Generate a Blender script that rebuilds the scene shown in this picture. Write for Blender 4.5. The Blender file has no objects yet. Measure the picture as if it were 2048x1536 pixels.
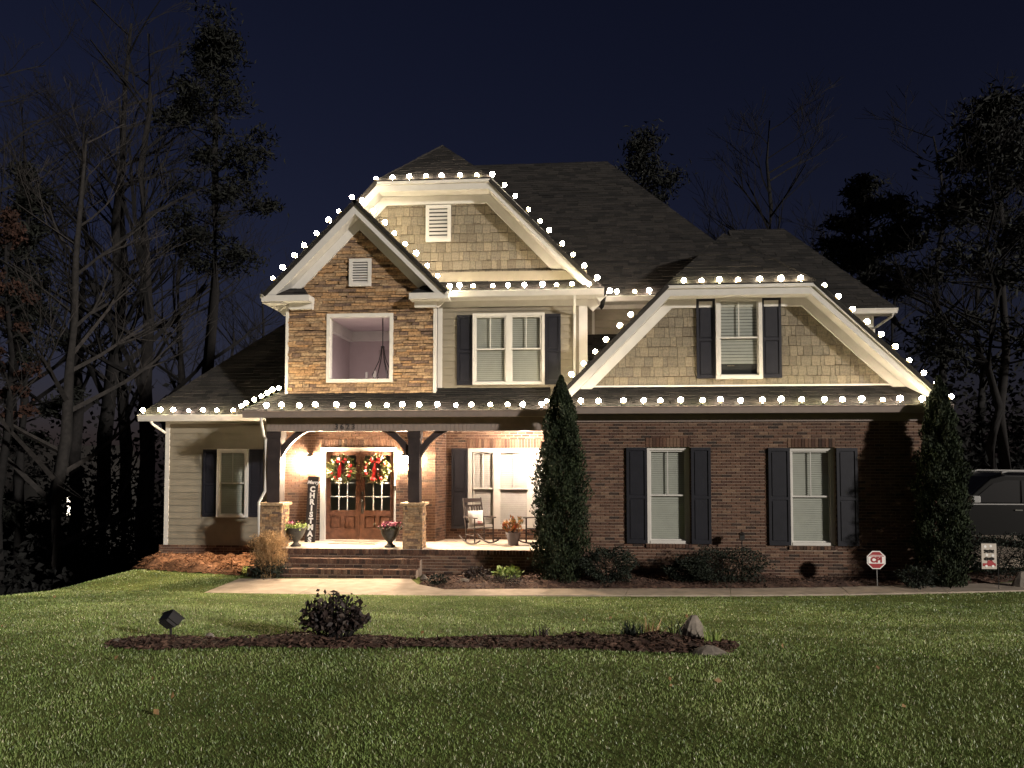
import bpy, math, random
import numpy as np
from mathutils import Vector, Matrix, Quaternion, noise
random.seed(7); np.random.seed(7)
S = bpy.context.scene
C = S.collection
R = math.radians

# ------------------------------------------------------------------ camera
FPX, PPV, PITCH, YAW, CZ = 1500.0, 852.0, R(2.4), R(4.5), 2.77
cam = bpy.data.cameras.new('camera'); camo = bpy.data.objects.new('camera', cam); C.objects.link(camo)
cam.sensor_width = 36; cam.lens = 36*FPX/2048; cam.shift_y = (PPV-768)/2048
cam.clip_end = 2000; cam.clip_start = 0.1
camo.location = (0, 0, CZ); camo.rotation_euler = (R(90)+PITCH, 0, YAW)
S.camera = camo
S.render.resolution_x, S.render.resolution_y = 1024, 768

# ------------------------------------------------------------------ world, sun, exposure
SUN_AZ, SUN_EL = R(50), R(14)
sdir = Vector((math.sin(SUN_AZ)*math.cos(SUN_EL), -math.cos(SUN_AZ)*math.cos(SUN_EL), math.sin(SUN_EL)))
wd = bpy.data.worlds.new('World'); S.world = wd; wd.use_nodes = True
nt = wd.node_tree; nt.nodes.clear()
sky = nt.nodes.new('ShaderNodeTexSky'); sky.sky_type = 'NISHITA'; sky.sun_disc = False
sky.sun_elevation = SUN_EL; sky.sun_rotation = math.atan2(sdir.x, sdir.y)
tint = nt.nodes.new('ShaderNodeMix'); tint.data_type = 'RGBA'; tint.blend_type = 'MULTIPLY'
tint.inputs['Factor'].default_value = 1; tint.inputs['B'].default_value = (0.66, 0.53, 0.88, 1)
bg = nt.nodes.new('ShaderNodeBackground'); bg.inputs['Strength'].default_value = 0.0074
wo = nt.nodes.new('ShaderNodeOutputWorld')
nt.links.new(sky.outputs[0], tint.inputs['A']); nt.links.new(tint.outputs['Result'], bg.inputs['Color'])
nt.links.new(bg.outputs[0], wo.inputs['Surface'])
sl = bpy.data.lights.new('sun', 'SUN'); slo = bpy.data.objects.new('sun', sl); C.objects.link(slo)
sl.energy = 3.8; sl.angle = R(2.5); sl.color = (1.0, 0.93, 0.84)
slo.rotation_euler = sdir.to_track_quat('Z', 'Y').to_euler(); slo.location = (20, -10, 20)
S.view_settings.view_transform = 'Standard'; S.view_settings.look = 'None'
S.view_settings.exposure = 0.0; S.view_settings.gamma = 1.0; S.view_settings.use_curve_mapping = False
S.cycles.use_denoising = True
S.cycles.max_bounces = 6; S.cycles.transparent_max_bounces = 12
S.cycles.sample_clamp_indirect = 4.0

BULB_L, SCONCE_W, PORCH_W, FOYER_W = 165.0, 0.0, 640.0, 62.0

# ------------------------------------------------------------------ pixel -> place
RM = camo.rotation_euler.to_matrix()
def ray(u, v): return RM @ Vector(((u-1024)/FPX, (PPV-v)/FPX, -1))
def G(u, v, Y):
    d = ray(u, v); t = Y/d.y
    return d.x*t, CZ+d.z*t
def GX(u, Y, v=900): return G(u, v, Y)[0]
def GZ(v, Y, u=1155): return G(u, v, Y)[1]
def ground_at(u, v, z=0.0):
    d = ray(u, v); t = (z-CZ)/d.z
    return d.x*t, d.y*t
def sst(a, b, x):
    t = min(1, max(0, (x-a)/(b-a))); return t*t*(3-2*t)
def terrain(x, y):
    # the front lawn rises a little to a crest, then falls towards the walk
    a = 0.74+0.02*max(y, -5); b = 0.113*(15.05-y)  # crest shaped so the near lawn catches sun and the far slope dims
    k = 0.12; hh = min(1, max(0, 0.5+0.5*(b-a)/k)); z = b*(1-hh)+a*hh-k*hh*(1-hh)
    z = max(z, 0.0)
    z -= 0.27*max(0, -x-10.3)*sst(-10.3, -12.0, x)*sst(5, 15, y)
    if x < -11.4: z -= 0.36*max(0, y-18.2)*sst(-11.4, -13.0, x)
    if y > 30: z -= 0.04*(y-30)*0
    if x > 8: z += 0.42*sst(8.6, 11.5, x)*sst(16.5, 19.5, y)
    z += 0.025*noise.noise(Vector((x*0.35, y*0.35, 3.1)))*sst(16, 13, y)
    return max(z, -7.0)
def GT(u, v):
    d = ray(u, v); t = 3.0
    while t < 60:
        p = Vector((0, 0, CZ))+d*t
        if p.z <= terrain(p.x, p.y): return p.x, p.y, terrain(p.x, p.y)
        t += 0.03
    return p.x, p.y, p.z

# ------------------------------------------------------------------ materials
M = {}
def new_mat(name):
    m = bpy.data.materials.new(name); m.use_nodes = True; M[name] = m
    return m, m.node_tree, m.node_tree.nodes['Principled BSDF']
def pal(name, cols, rough=0.85, nscale=14.0, namt=0.35, bump=0.25, bscale=60.0, spec=0.3, trans=0.0):
    """colour by the per-piece 'rnd' value, broken up with noise and fine relief"""
    m, t, b = new_mat(name); N, L = t.nodes, t.links
    at = N.new('ShaderNodeAttribute'); at.attribute_name = 'rnd'
    cr = N.new('ShaderNodeValToRGB'); cr.color_ramp.interpolation = 'LINEAR'
    e = cr.color_ramp.elements
    while len(e) < len(cols): e.new(0.5)
    for i, c in enumerate(cols):
        e[i].position = i/max(1, len(cols)-1); e[i].color = (*c, 1)
    L.new(at.outputs['Fac'], cr.inputs['Fac'])
    tc = N.new('ShaderNodeTexCoord')
    no = N.new('ShaderNodeTexNoise'); no.inputs['Scale'].default_value = nscale; no.inputs['Detail'].default_value = 6
    L.new(tc.outputs['Object'], no.inputs['Vector'])
    mr = N.new('ShaderNodeMapRange'); mr.inputs['From Min'].default_value = 0.3; mr.inputs['From Max'].default_value = 0.7
    mr.inputs['To Min'].default_value = 1-namt; mr.inputs['To Max'].default_value = 1+namt
    L.new(no.outputs['Fac'], mr.inputs['Value'])
    mx = N.new('ShaderNodeMix'); mx.data_type = 'RGBA'; mx.blend_type = 'MULTIPLY'; mx.inputs['Factor'].default_value = 1
    L.new(cr.outputs['Color'], mx.inputs['A']); L.new(mr.outputs['Result'], mx.inputs['B'])
    L.new(mx.outputs['Result'], b.inputs['Base Color'])
    b.inputs['Roughness'].default_value = rough; b.inputs['Specular IOR Level'].default_value = spec
    if bump:
        n2 = N.new('ShaderNodeTexNoise'); n2.inputs['Scale'].default_value = bscale; n2.inputs['Detail'].default_value = 5
        L.new(tc.outputs['Object'], n2.inputs['Vector'])
        bp = N.new('ShaderNodeBump'); bp.inputs['Strength'].default_value = bump; bp.inputs['Distance'].default_value = 0.01
        L.new(n2.outputs['Fac'], bp.inputs['Height']); L.new(bp.outputs['Normal'], b.inputs['Normal'])
    if trans:
        tr = N.new('ShaderNodeBsdfTranslucent'); L.new(mx.outputs['Result'], tr.inputs['Color'])
        ms = N.new('ShaderNodeMixShader'); ms.inputs['Fac'].default_value = trans
        L.new(b.outputs[0], ms.inputs[1]); L.new(tr.outputs[0], ms.inputs[2])
        L.new(ms.outputs[0], N['Material Output'].inputs['Surface'])
    return m
def plain(name, col, rough=0.6, namt=0.12, nscale=6.0, bump=0.1, bscale=40.0, spec=0.3, metal=0.0):
    m = pal(name, [col, col], rough, nscale, namt, bump, bscale, spec)
    m.node_tree.nodes['Principled BSDF'].inputs['Metallic'].default_value = metal
    return m
def emit(name, col, strength):
    m, t, b = new_mat(name); t.nodes.remove(b)
    e = t.nodes.new('ShaderNodeEmission'); e.inputs['Color'].default_value = (*col, 1); e.inputs['Strength'].default_value = strength
    t.links.new(e.outputs[0], t.nodes['Material Output'].inputs['Surface']); return m
def glass(name, col, refl=0.07, rough=0.02):
    m, t, b = new_mat(name); N, L = t.nodes, t.links; N.remove(b)
    tr = N.new('ShaderNodeBsdfTransparent'); tr.inputs['Color'].default_value = (*col, 1)
    gl = N.new('ShaderNodeBsdfGlossy'); gl.inputs['Roughness'].default_value = rough
    ms = N.new('ShaderNodeMixShader'); ms.inputs['Fac'].default_value = refl
    L.new(tr.outputs[0], ms.inputs[1]); L.new(gl.outputs[0], ms.inputs[2])
    L.new(ms.outputs[0], N['Material Output'].inputs['Surface']); return m

pal('brick', [(.026, .018, .015), (.076, .038, .025), (.112, .060, .039), (.060, .031, .023), (.155, .095, .062)], .9, 30, .3, .4)
plain('mortar', (.23, .17, .13), .95, .2, 12, .4)
pal('stone', [(.105, .07, .055), (.18, .115, .07), (.25, .16, .09), (.30, .21, .125), (.30, .17, .08), (.18, .132, .088)], .9, 18, .4, .6, 45)
plain('stone_back', (.07, .045, .03), .95, .3)
pal('wall_shingle', [(.115, .096, .070), (.17, .143, .102), (.14, .121, .090), (.20, .165, .115), (.13, .112, .087)], .85, 22, .28, .35)
pal('roof_tile', [(.010, .0095, .0095), (.018, .0165, .0155), (.028, .025, .023), (.014, .013, .013)], .95, 40, .5, .6, 90, .2)
plain('white_trim', (.50, .478, .445), .45, .05, 5, .05)
pal('siding', [(.185, .162, .122), (.205, .18, .137)], .6, 4, .08, .12, 120)
plain('shutter_paint', (.012, .012, .017), .45, .15)
pal('door_wood', [(.075, .034, .022), (.10, .046, .030)], .4, 8, .4, .2)
plain('post_wood', (.030, .022, .022), .6, .25)
plain('beam_paint_eave_shade', (.22, .175, .152), .6, .08)
pal('concrete', [(.30, .245, .195), (.36, .295, .235)], .9, 3.5, .22, .3, 70)
plain('porch_floor', (.42, .36, .30), .8, .15, 4)
pal('mulch', [(.034, .018, .013), (.060, .032, .023), (.105, .06, .042), (.046, .028, .023)], .95, 25, .5, .8, 40)
pal('pine_straw', [(.12, .055, .028), (.18, .085, .042), (.24, .12, .065)], .95, 30, .4, .8, 40)
pal('grass', [(.072, .118, .030), (.150, .220, .060), (.235, .315, .105), (.37, .42, .19), (.62, .60, .42)], .4, 1.2, .35, 0, 1, .55, .3)
plain('blind', (.40, .40, .37), .6, .05)
plain('blind_white', (.45, .44, .41), .6, .05)
glass('pane', (.85, .865, .84)); glass('clear_pane', (.93, .92, .92), .05)
plain('foyer_wall', (.42, .35, .355), .8, .04, 3, 0); plain('foyer_wall_shaded', (.33, .27, .275), .8, .04, 3, 0)
plain('dark_metal', (.018, .016, .016), .4, .1, spec=.5)
plain('dark_room', (.03, .03, .03), .9)
pal('arborvitae', [(.006, .011, .004), (.011, .019, .006), (.019, .028, .010), (.034, .042, .018)], .8, 3, .4, 0)
pal('boxwood', [(.005, .008, .005), (.009, .014, .008), (.016, .022, .012)], .7, 3, .4, 0)
pal('dark_leaf', [(.014, .010, .010), (.028, .018, .016), (.045, .03, .022)], .6, 8, .4, 0)
pal('bark', [(.0045, .004, .004), (.008, .0066, .0064)], .95, 6, .4, .5, 20)
pal('pale_bark', [(.016, .014, .013), (.026, .022, .020)], .95, 6, .4, .5, 20)
pal('needle', [(.0018, .0022, .0016), (.0034, .004, .0024), (.006, .007, .004)], .8, 2, .4, 0)
pal('under_leaf', [(.0018, .0018, .0017), (.003, .0032, .0028), (.0055, .005, .005)], .9, 2, .5, 0)
pal('rust_leaf', [(.020, .008, .005), (.036, .015, .009)], .9, 2, .4, 0)
pal('straw_plume', [(.20, .12, .055), (.32, .20, .10), (.42, .29, .16)], .8, 6, .3, 0, 1, .3, .3)
pal('wreath_green', [(.035, .05, .014), (.08, .095, .025), (.17, .165, .055), (.28, .22, .10), (.06, .075, .024)], .6, 8, .3, 0)
pal('red_ribbon', [(.33, .012, .012), (.48, .03, .03)], .4, 8, .2, 0)
pal('pink_petal', [(.26, .04, .09), (.36, .09, .16)], .5, 8, .2, 0)
pal('croton', [(.30, .05, .03), (.45, .16, .03), (.16, .10, .03), (.08, .09, .03)], .5, 8, .3, 0)
pal('lime_leaf', [(.10, .16, .03), (.2, .26, .06), (.32, .36, .12)], .6, 8, .2, 0)
plain('urn_stone', (.045, .042, .036), .8, .3, 20, .4)
plain('grey_pot', (.13, .115, .13), .6, .15)
plain('pillow_cloth', (.75, .72, .70), .9, .05)
pal('rock', [(.12, .10, .085), (.20, .17, .14)], .9, 12, .35, .6, 30)
plain('sign_black', (.022, .018, .018), .6); plain('sign_white', (.78, .75, .72), .6)
plain('sign_red', (.30, .03, .035), .5); plain('flag_cloth', (.50, .44, .38), .9, .1)
plain('scrawl', (.06, .055, .055), .8)
plain('mat_weave', (.40, .33, .29), .95, .2, 40); plain('mat_dark', (.10, .075, .065), .95)
plain('car_paint', (.007, .0068, .007), .3, .02, 3, 0, 1, .5, .6); plain('car_glass', (.002, .002, .003), .25, 0, 3, 0, 1, .5)
plain('rubber', (.012, .012, .012), .9); plain('chrome', (.5, .5, .5), .2, 0, 3, 0, 1, .5, 1.0)
plain('silver_trim', (.26, .255, .25), .35, .02, 3, 0)
plain('digit_metal', (.05, .045, .045), .5)
plain('cord_green', (.02, .03, .02), .6); plain('far_wall', (.03, .028, .026), .8)
BULB_COL = [(1.0, .80, .52), (1.0, .84, .60), (1.0, .88, .50), (1.0, .78, .60)]
for i, c in enumerate(BULB_COL): emit('bulb_glow%d' % i, c, BULB_L)
emit('bulb_neck', (1.0, .66, .22), 1.3)
emit('lantern_glow', (1.0, .76, .50), 3800.0); emit('dome_glow', (1.0, .83, .62), 30.0)
emit('unlit_sleeve_glow', (1.0, .80, .66), .45); emit('far_window', (1.0, .86, .70), 5.0)
m, t, b = new_mat('ground')
N, L = t.nodes, t.links
tc = N.new('ShaderNodeTexCoord'); no = N.new('ShaderNodeTexNoise'); no.inputs['Scale'].default_value = 2.2; no.inputs['Detail'].default_value = 9
L.new(tc.outputs['Object'], no.inputs['Vector'])
cr = N.new('ShaderNodeValToRGB'); cr.color_ramp.elements[0].position = .35; cr.color_ramp.elements[1].position = .68
cr.color_ramp.elements[0].color = (.07, .09, .022, 1); cr.color_ramp.elements[1].color = (.13, .15, .045, 1)
L.new(no.outputs['Fac'], cr.inputs['Fac'])
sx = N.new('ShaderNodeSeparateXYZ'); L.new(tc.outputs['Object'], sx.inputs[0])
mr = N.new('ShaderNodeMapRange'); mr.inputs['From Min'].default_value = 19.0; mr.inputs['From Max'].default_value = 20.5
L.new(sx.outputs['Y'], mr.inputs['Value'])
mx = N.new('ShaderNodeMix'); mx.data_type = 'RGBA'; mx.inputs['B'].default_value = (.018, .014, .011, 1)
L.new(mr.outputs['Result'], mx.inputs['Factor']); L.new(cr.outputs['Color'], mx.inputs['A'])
L.new(mx.outputs['Result'], b.inputs['Base Color']); b.inputs['Roughness'].default_value = 1; b.inputs['Specular IOR Level'].default_value = .1

# ------------------------------------------------------------------ mesh and object helpers
class MB:
    def __init__(s): s.v = []; s.f = []; s.r = []
    def add(s, verts, faces, r=None):
        n = len(s.v); s.v += [tuple(p) for p in verts]
        r = random.random() if r is None else r
        for f in faces: s.f.append([i+n for i in f]); s.r.append(r)
    def box(s, x0, x1, y0, y1, z0, z1, r=None):
        s.add([(x0, y0, z0), (x1, y0, z0), (x1, y1, z0), (x0, y1, z0), (x0, y0, z1), (x1, y0, z1), (x1, y1, z1), (x0, y1, z1)],
              [(0, 3, 2, 1), (4, 5, 6, 7), (0, 1, 5, 4), (1, 2, 6, 5), (2, 3, 7, 6), (3, 0, 4, 7)], r); return s
    def prism(s, poly, fr, d0, d1, r=None, wedge=0.0):
        O, u, v, n = fr; k = len(poly)
        vs = [p[1] for p in poly]; v0 = min(vs); h = max(1e-6, max(vs)-v0)
        a = [O+u*p[0]+v*p[1]+n*d0 for p in poly]
        b = [O+u*p[0]+v*p[1]+n*(d1-wedge*(p[1]-v0)/h) for p in poly]
        fs = [tuple(range(k))[::-1], tuple(range(k, 2*k))] + [(i, (i+1) % k, k+(i+1) % k, k+i) for i in range(k)]
        s.add(a+b, fs, r); return s
    def tube(s, pts, rad, sides=6, r=None, cap=True):
        pts = [Vector(p) for p in pts]; rad = rad if isinstance(rad, (list, tuple)) else [rad]*len(pts)
        rings = []; r = random.random() if r is None else r
        for i, p in enumerate(pts):
            d = (pts[min(i+1, len(pts)-1)]-pts[max(i-1, 0)]).normalized()
            q = d.to_track_quat('Z', 'Y')
            rings.append([p+q @ Vector((math.cos(6.2832*k/sides)*rad[i], math.sin(6.2832*k/sides)*rad[i], 0)) for k in range(sides)])
        vs = [q for g in rings for q in g]; fs = []
        for i in range(len(pts)-1):
            for k in range(sides):
                a, b = i*sides+k, i*sides+(k+1) % sides
                fs.append((a, b, b+sides, a+sides))
        if cap: fs += [tuple(range(sides))[::-1], tuple(range((len(pts)-1)*sides, len(pts)*sides))]
        s.add(vs, fs, r); return s
    def lathe(s, prof, c=(0, 0, 0), sides=16, r=None, axis=None):
        c = Vector(c); q = axis.to_track_quat('Z', 'Y') if axis else Quaternion()
        vs = [c+q @ Vector((math.cos(6.2832*k/sides)*pr, math.sin(6.2832*k/sides)*pr, z)) for pr, z in prof for k in range(sides)]
        fs = []
        for i in range(len(prof)-1):
            for k in range(sides):
                a, b = i*sides+k, i*sides+(k+1) % sides
                fs.append((a, b, b+sides, a+sides))
        fs += [tuple(range(sides))[::-1], tuple(range((len(prof)-1)*sides, len(prof)*sides))]
        s.add(vs, fs, r); return s
    def mesh(s, name, mat, smooth=False):
        me = bpy.data.meshes.new(name); me.from_pydata(s.v, [], s.f)
        at = me.attributes.new('rnd', 'FLOAT', 'FACE'); at.data.foreach_set('value', s.r)
        me.materials.append(M[mat] if isinstance(mat, str) else mat)
        if smooth: me.polygons.foreach_set('use_smooth', [True]*len(me.polygons))
        me.update(); return me
WM = {}
def link(o, parent=None, loc=(0, 0, 0), rot=(0, 0, 0), scale=(1, 1, 1), world=True):
    """world=True keeps loc in world space even under a parent"""
    C.objects.link(o); o.location = loc; o.rotation_euler = rot; o.scale = scale
    own = Matrix.LocRotScale(Vector(loc), o.rotation_euler.to_quaternion(), Vector(scale))
    if parent is not None:
        o.parent = parent
        if world: o.matrix_parent_inverse = WM[parent.name].inverted(); WM[o.name] = own
        else: WM[o.name] = WM[parent.name] @ own
    else: WM[o.name] = own
    return o
def tag(o, label=None, cat=None, group=None, kind=None):
    if label: o['label'] = label
    if cat: o['category'] = cat
    if group: o['group'] = group
    if kind: o['kind'] = kind
    return o
def thing(name, label, cat, loc=(0, 0, 0), rz=0, group=None):
    o = bpy.data.objects.new(name, None); o.empty_display_size = .2
    return tag(link(o, None, loc, (0, 0, rz)), label, cat, group)
def part(name, mb, mat, parent, smooth=False, world=True, loc=(0, 0, 0), rot=(0, 0, 0)):
    return link(bpy.data.objects.new(name, mb.mesh(name, mat, smooth)), parent, loc, rot, world=world)
def struct(name, mb, mat, smooth=False):
    return tag(part(name, mb, mat, None, smooth), kind='structure')
def copy_tree(root, loc, rz=0, sc=1, label=None, group=None):
    r = root.copy(); C.objects.link(r); r.location = loc; r.rotation_euler = (0, 0, rz); r.scale = (sc, sc, sc)
    if label: r['label'] = label
    if group: r['group'] = group
    for ch in root.children:
        c = ch.copy(); C.objects.link(c); c.parent = r
        for g in ch.children:
            d = g.copy(); C.objects.link(d); d.parent = c
    return r
UX, UY, UZ = Vector((1, 0, 0)), Vector((0, 1, 0)), Vector((0, 0, 1))
def front(Y): return (Vector((0, Y, 0)), UX, UZ, -UY)            # a wall that faces the street
def side(X, s): return (Vector((X, 0, 0)), UY, UZ, UX*s)          # a wall that faces +X (s=1) or -X
def clip(poly, conv):
    """clip a polygon by a convex one (counter-clockwise)"""
    out = poly
    for i in range(len(conv)):
        a, b = conv[i], conv[(i+1) % len(conv)]; src = out; out = []
        if not src: return []
        f = lambda p: (b[0]-a[0])*(p[1]-a[1])-(b[1]-a[1])*(p[0]-a[0])
        for j in range(len(src)):
            p, q = src[j], src[(j+1) % len(src)]; fp, fq = f(p), f(q)
            if fp >= 0: out.append(p)
            if fp*fq < 0:
                t = fp/(fp-fq); out.append((p[0]+t*(q[0]-p[0]), p[1]+t*(q[1]-p[1])))
    return out
def area(p): return abs(sum(p[i][0]*p[(i+1) % len(p)][1]-p[(i+1) % len(p)][0]*p[i][1] for i in range(len(p))))/2
def ccw(p):
    return p if sum(p[i][0]*p[(i+1) % len(p)][1]-p[(i+1) % len(p)][0]*p[i][1] for i in range(len(p))) > 0 else p[::-1]
PIECES = {}
def piece(kind, poly, fr, d0, d1, parent, wedge=0.0, r=None):
    PIECES.setdefault(kind, []).append((poly, fr, d0, d1, parent, wedge, random.random() if r is None else r))
def courses(kind, conv, holes, fr, parent, hfun, wfun, gap, d0, dfun, wedge=0.0, shift=None, jit=0.0, zjit=0.0):
    conv = ccw(conv); z = min(p[1] for p in conv); zt = max(p[1] for p in conv)
    x0, x1 = min(p[0] for p in conv), max(p[0] for p in conv); row = 0
    while z < zt-0.01:
        h = hfun(); x = x0-(shift(row) if shift else random.random()*wfun())
        while x < x1:
            w = wfun(); a, b = max(x, x0), min(x+w, x1)
            spans = [(a, b)]
            for hx0, hx1, hz0, hz1 in holes:
                if z+h*.6 > hz0 and z+h*.4 < hz1:
                    spans = [q for s0, s1 in spans for q in ((s0, min(s1, hx0)), (max(s0, hx1), s1)) if q[1]-q[0] > .03]
            for s0, s1 in spans:
                j = lambda: random.uniform(-jit, jit)
                zb = z+random.uniform(-zjit, zjit)
                rect = [(s0+gap/2, zb+gap/2+j()), (s1-gap/2, zb+gap/2+j()), (s1-gap/2, z+h-gap/2+j()), (s0+gap/2, z+h-gap/2+j())]
                pl = clip(rect, conv)
                if len(pl) > 2 and area(pl) > .0006: piece(kind, pl, fr, d0, dfun(), parent, wedge)
            x += w
        z += h; row += 1
def flush(kind, mat, bulk, n=300):
    ps = PIECES[kind]; eye = Vector((0, 0, CZ))
    def key(q):
        c = q[1][0]+q[1][1]*q[0][0][0]+q[1][2]*q[0][0][1]; d = c-eye
        ang = abs(q[1][3].dot(d.normalized()))
        vis = 1.0 if abs(math.degrees(math.atan2(d.x, d.y))+4.5) < 33 else .01
        return -area(q[0])*ang*vis/d.length_squared
    ps.sort(key=key); shared = {}; groups = {}
    for i, (poly, fr, d0, d1, parent, wedge, r) in enumerate(ps):
        if i < n:
            O, u, v, nn = fr; c = (poly[0][0], poly[0][1])
            loc = O+u*c[0]+v*c[1]
            rel = [(p[0]-c[0], p[1]-c[1]) for p in poly]
            k = (tuple((round(a, 3), round(b, 3)) for a, b in rel), int(r*10), round(d1, 3), tuple(round(q, 3) for q in u), tuple(round(q, 3) for q in v))
            if k not in shared:
                mb = MB(); mb.prism(rel, (Vector((0, 0, 0)), u, v, nn), d0, d1, (int(r*10)+.5)/10, wedge)
                shared[k] = mb.mesh(kind, mat)
            link(bpy.data.objects.new(kind, shared[k]), parent, loc)
        else:
            groups.setdefault(parent.name, (parent, MB()))[1].prism(poly, fr, d0, d1, r, wedge)
    for p, mb in groups.values():
        tag(part(bulk, mb, mat, p), kind='stuff')
def wall_holes(mb, x0, x1, z0, z1, holes, y0, y1):
    xs = sorted({x0, x1, *[h[0] for h in holes], *[h[1] for h in holes]}); zs = sorted({z0, z1, *[h[2] for h in holes], *[h[3] for h in holes]})
    for i in range(len(xs)-1):
        for j in range(len(zs)-1):
            cx, cz = (xs[i]+xs[i+1])/2, (zs[j]+zs[j+1])/2
            if any(h[0] < cx < h[1] and h[2] < cz < h[3] for h in holes): continue
            mb.box(xs[i], xs[i+1], y0, y1, zs[j], zs[j+1])
    return mb
def leaf_mesh(name, mat, P, size, rnd=None, asp=.55, up=0.0, dirs=None):
    """P: (n,3) centres; one small bent leaf (two triangles) at each"""
    P = np.asarray(P, dtype=np.float64); n = len(P)
    d = np.random.normal(size=(n, 3)) if dirs is None else np.asarray(dirs, dtype=float)+np.random.normal(size=(n, 3))*.35
    d[:, 2] += up; d /= np.linalg.norm(d, axis=1)[:, None]
    e = np.cross(d, np.random.normal(size=(n, 3))); e /= np.linalg.norm(e, axis=1)[:, None]
    f = np.cross(d, e)
    s = (size*np.random.uniform(.6, 1.35, n))[:, None] if np.isscalar(size) else np.asarray(size)[:, None]
    a = P-d*s*.5; b = P+d*s*.5; l = P+e*s*asp*.5+f*s*.12; r = P-e*s*asp*.5+f*s*.12
    V = np.stack([a, l, b, r], 1).reshape(-1, 3)
    me = bpy.data.meshes.new(name); me.vertices.add(4*n); me.vertices.foreach_set('co', V.ravel())
    idx = np.arange(n)[:, None]*4+np.array([0, 1, 2, 0, 2, 3])[None]
    me.loops.add(6*n); me.loops.foreach_set('vertex_index', idx.ravel())
    me.polygons.add(2*n); me.polygons.foreach_set('loop_start', np.arange(2*n)*3)
    at = me.attributes.new('rnd', 'FLOAT', 'FACE')
    rv = np.random.rand(n) if rnd is None else np.asarray(rnd)
    at.data.foreach_set('value', np.repeat(rv, 2)); me.materials.append(M[mat]); me.update(calc_edges=True); me.validate()
    return me
def blades_mesh(name, mat, base, lean, height, width, rnd):
    """upright curved blades: 5 vertices, 3 triangles each"""
    n = len(base); ang = np.random.rand(n)*6.2832
    side_ = np.stack([np.cos(ang), np.sin(ang), np.zeros(n)], 1)*(width/2)[:, None]
    mid = base+lean*.35+np.stack([np.zeros(n), np.zeros(n), height*.6], 1)
    tip = base+lean+np.stack([np.zeros(n), np.zeros(n), height], 1)
    V = np.stack([base-side_, base+side_, mid+side_*.8, mid-side_*.8, tip], 1).reshape(-1, 3)
    me = bpy.data.meshes.new(name); me.vertices.add(5*n); me.vertices.foreach_set('co', V.ravel())
    idx = np.arange(n)[:, None]*5+np.array([0, 1, 2, 0, 2, 3, 3, 2, 4])[None]
    me.loops.add(9*n); me.loops.foreach_set('vertex_index', idx.ravel())
    me.polygons.add(3*n); me.polygons.foreach_set('loop_start', np.arange(3*n)*3)
    at = me.attributes.new('rnd', 'FLOAT', 'FACE'); at.data.foreach_set('value', np.repeat(rnd, 3))
    me.materials.append(M[mat]); me.update(calc_edges=True); me.validate(); return me
def text_mesh(txt, size, depth, bold=0.0, shear=0.0, space=1.0):
    cu = bpy.data.curves.new('lettering', 'FONT'); cu.body = txt; cu.size = size; cu.extrude = depth; cu.offset = bold
    cu.shear = shear; cu.align_x = 'CENTER'; cu.align_y = 'CENTER'; cu.space_character = space; cu.resolution_u = 4
    o = bpy.data.objects.new('lettering', cu); C.objects.link(o)
    me = bpy.data.meshes.new_from_object(o.evaluated_get(bpy.context.evaluated_depsgraph_get()))
    C.objects.unlink(o); bpy.data.objects.remove(o); return me
def text_part(name, txt, size, mat, parent, loc, rot, depth=.004, bold=0.0, shear=0.0, space=1.0):
    me = text_mesh(txt, size, depth, bold, shear, space); me.materials.clear(); me.materials.append(M[mat])
    return link(bpy.data.objects.new(name, me), parent, loc, rot)

# ------------------------------------------------------------------ the ground
xs = np.concatenate([-np.geomspace(220, 16, 14), np.linspace(-15.5, 15.5, 90), np.geomspace(16, 220, 14)])
ys = np.concatenate([[-60, -30, -12, -5], np.linspace(-2, 24, 84), np.geomspace(25, 300, 16)])
mb = MB()
mb.v = [(x, y, terrain(x, y)) for y in ys for x in xs]; nx = len(xs)
mb.f = [[j*nx+i, j*nx+i+1, (j+1)*nx+i+1, (j+1)*nx+i] for j in range(len(ys)-1) for i in range(nx-1)]; mb.r = [.5]*len(mb.f)
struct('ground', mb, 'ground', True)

# walkway of poured slabs
wz = .03
near = [ground_at(*p, wz) for p in ((392, 1191), (590, 1191), (865, 1191), (1075, 1190.5), (1250, 1190), (1462, 1190), (1700, 1188), (1895, 1184), (2090, 1179), (2250, 1174))]
far_ = [ground_at(*p, wz) for p in ((478, 1157), (662, 1157), (890, 1178.5), (1105, 1177), (1258, 1177), (1460, 1176.5), (1682, 1174), (1876, 1169), (2060, 1164), (2210, 1159))]
walk = MB(); walk.box(near[0][0]+.5, near[-1][0]-.1, 15.55, 15.8, -.2, -.06)
walk = struct('walkway', walk, 'concrete')
fr = (Vector((0, 0, 0)), UX, UY, UZ)
for i in range(len(near)-1):
    g = .006
    mb = MB(); q = [near[i], near[i+1], far_[i+1], far_[i]]
    if i == 1: q = [near[1], near[2], far_[2], ground_at(835, 1168, wz), ground_at(822, 1157, wz), far_[1]]
    cx = sum(p[0] for p in q)/len(q); q = [(p[0]+(g if p[0] < cx else -g), p[1]) for p in q]
    mb.prism(q, fr, -.15, wz+random.uniform(-.002, .003), random.random())
    part('slab', mb, 'concrete', walk)
nxs = [p[0] for p in near]; nys = [p[1] for p in near]; fys = [p[1] for p in far_]; fxs = [p[0] for p in far_]
def walk_near(x): return float(np.interp(x, nxs, nys))
def walk_far(x): return float(np.interp(x, fxs, fys))

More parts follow.
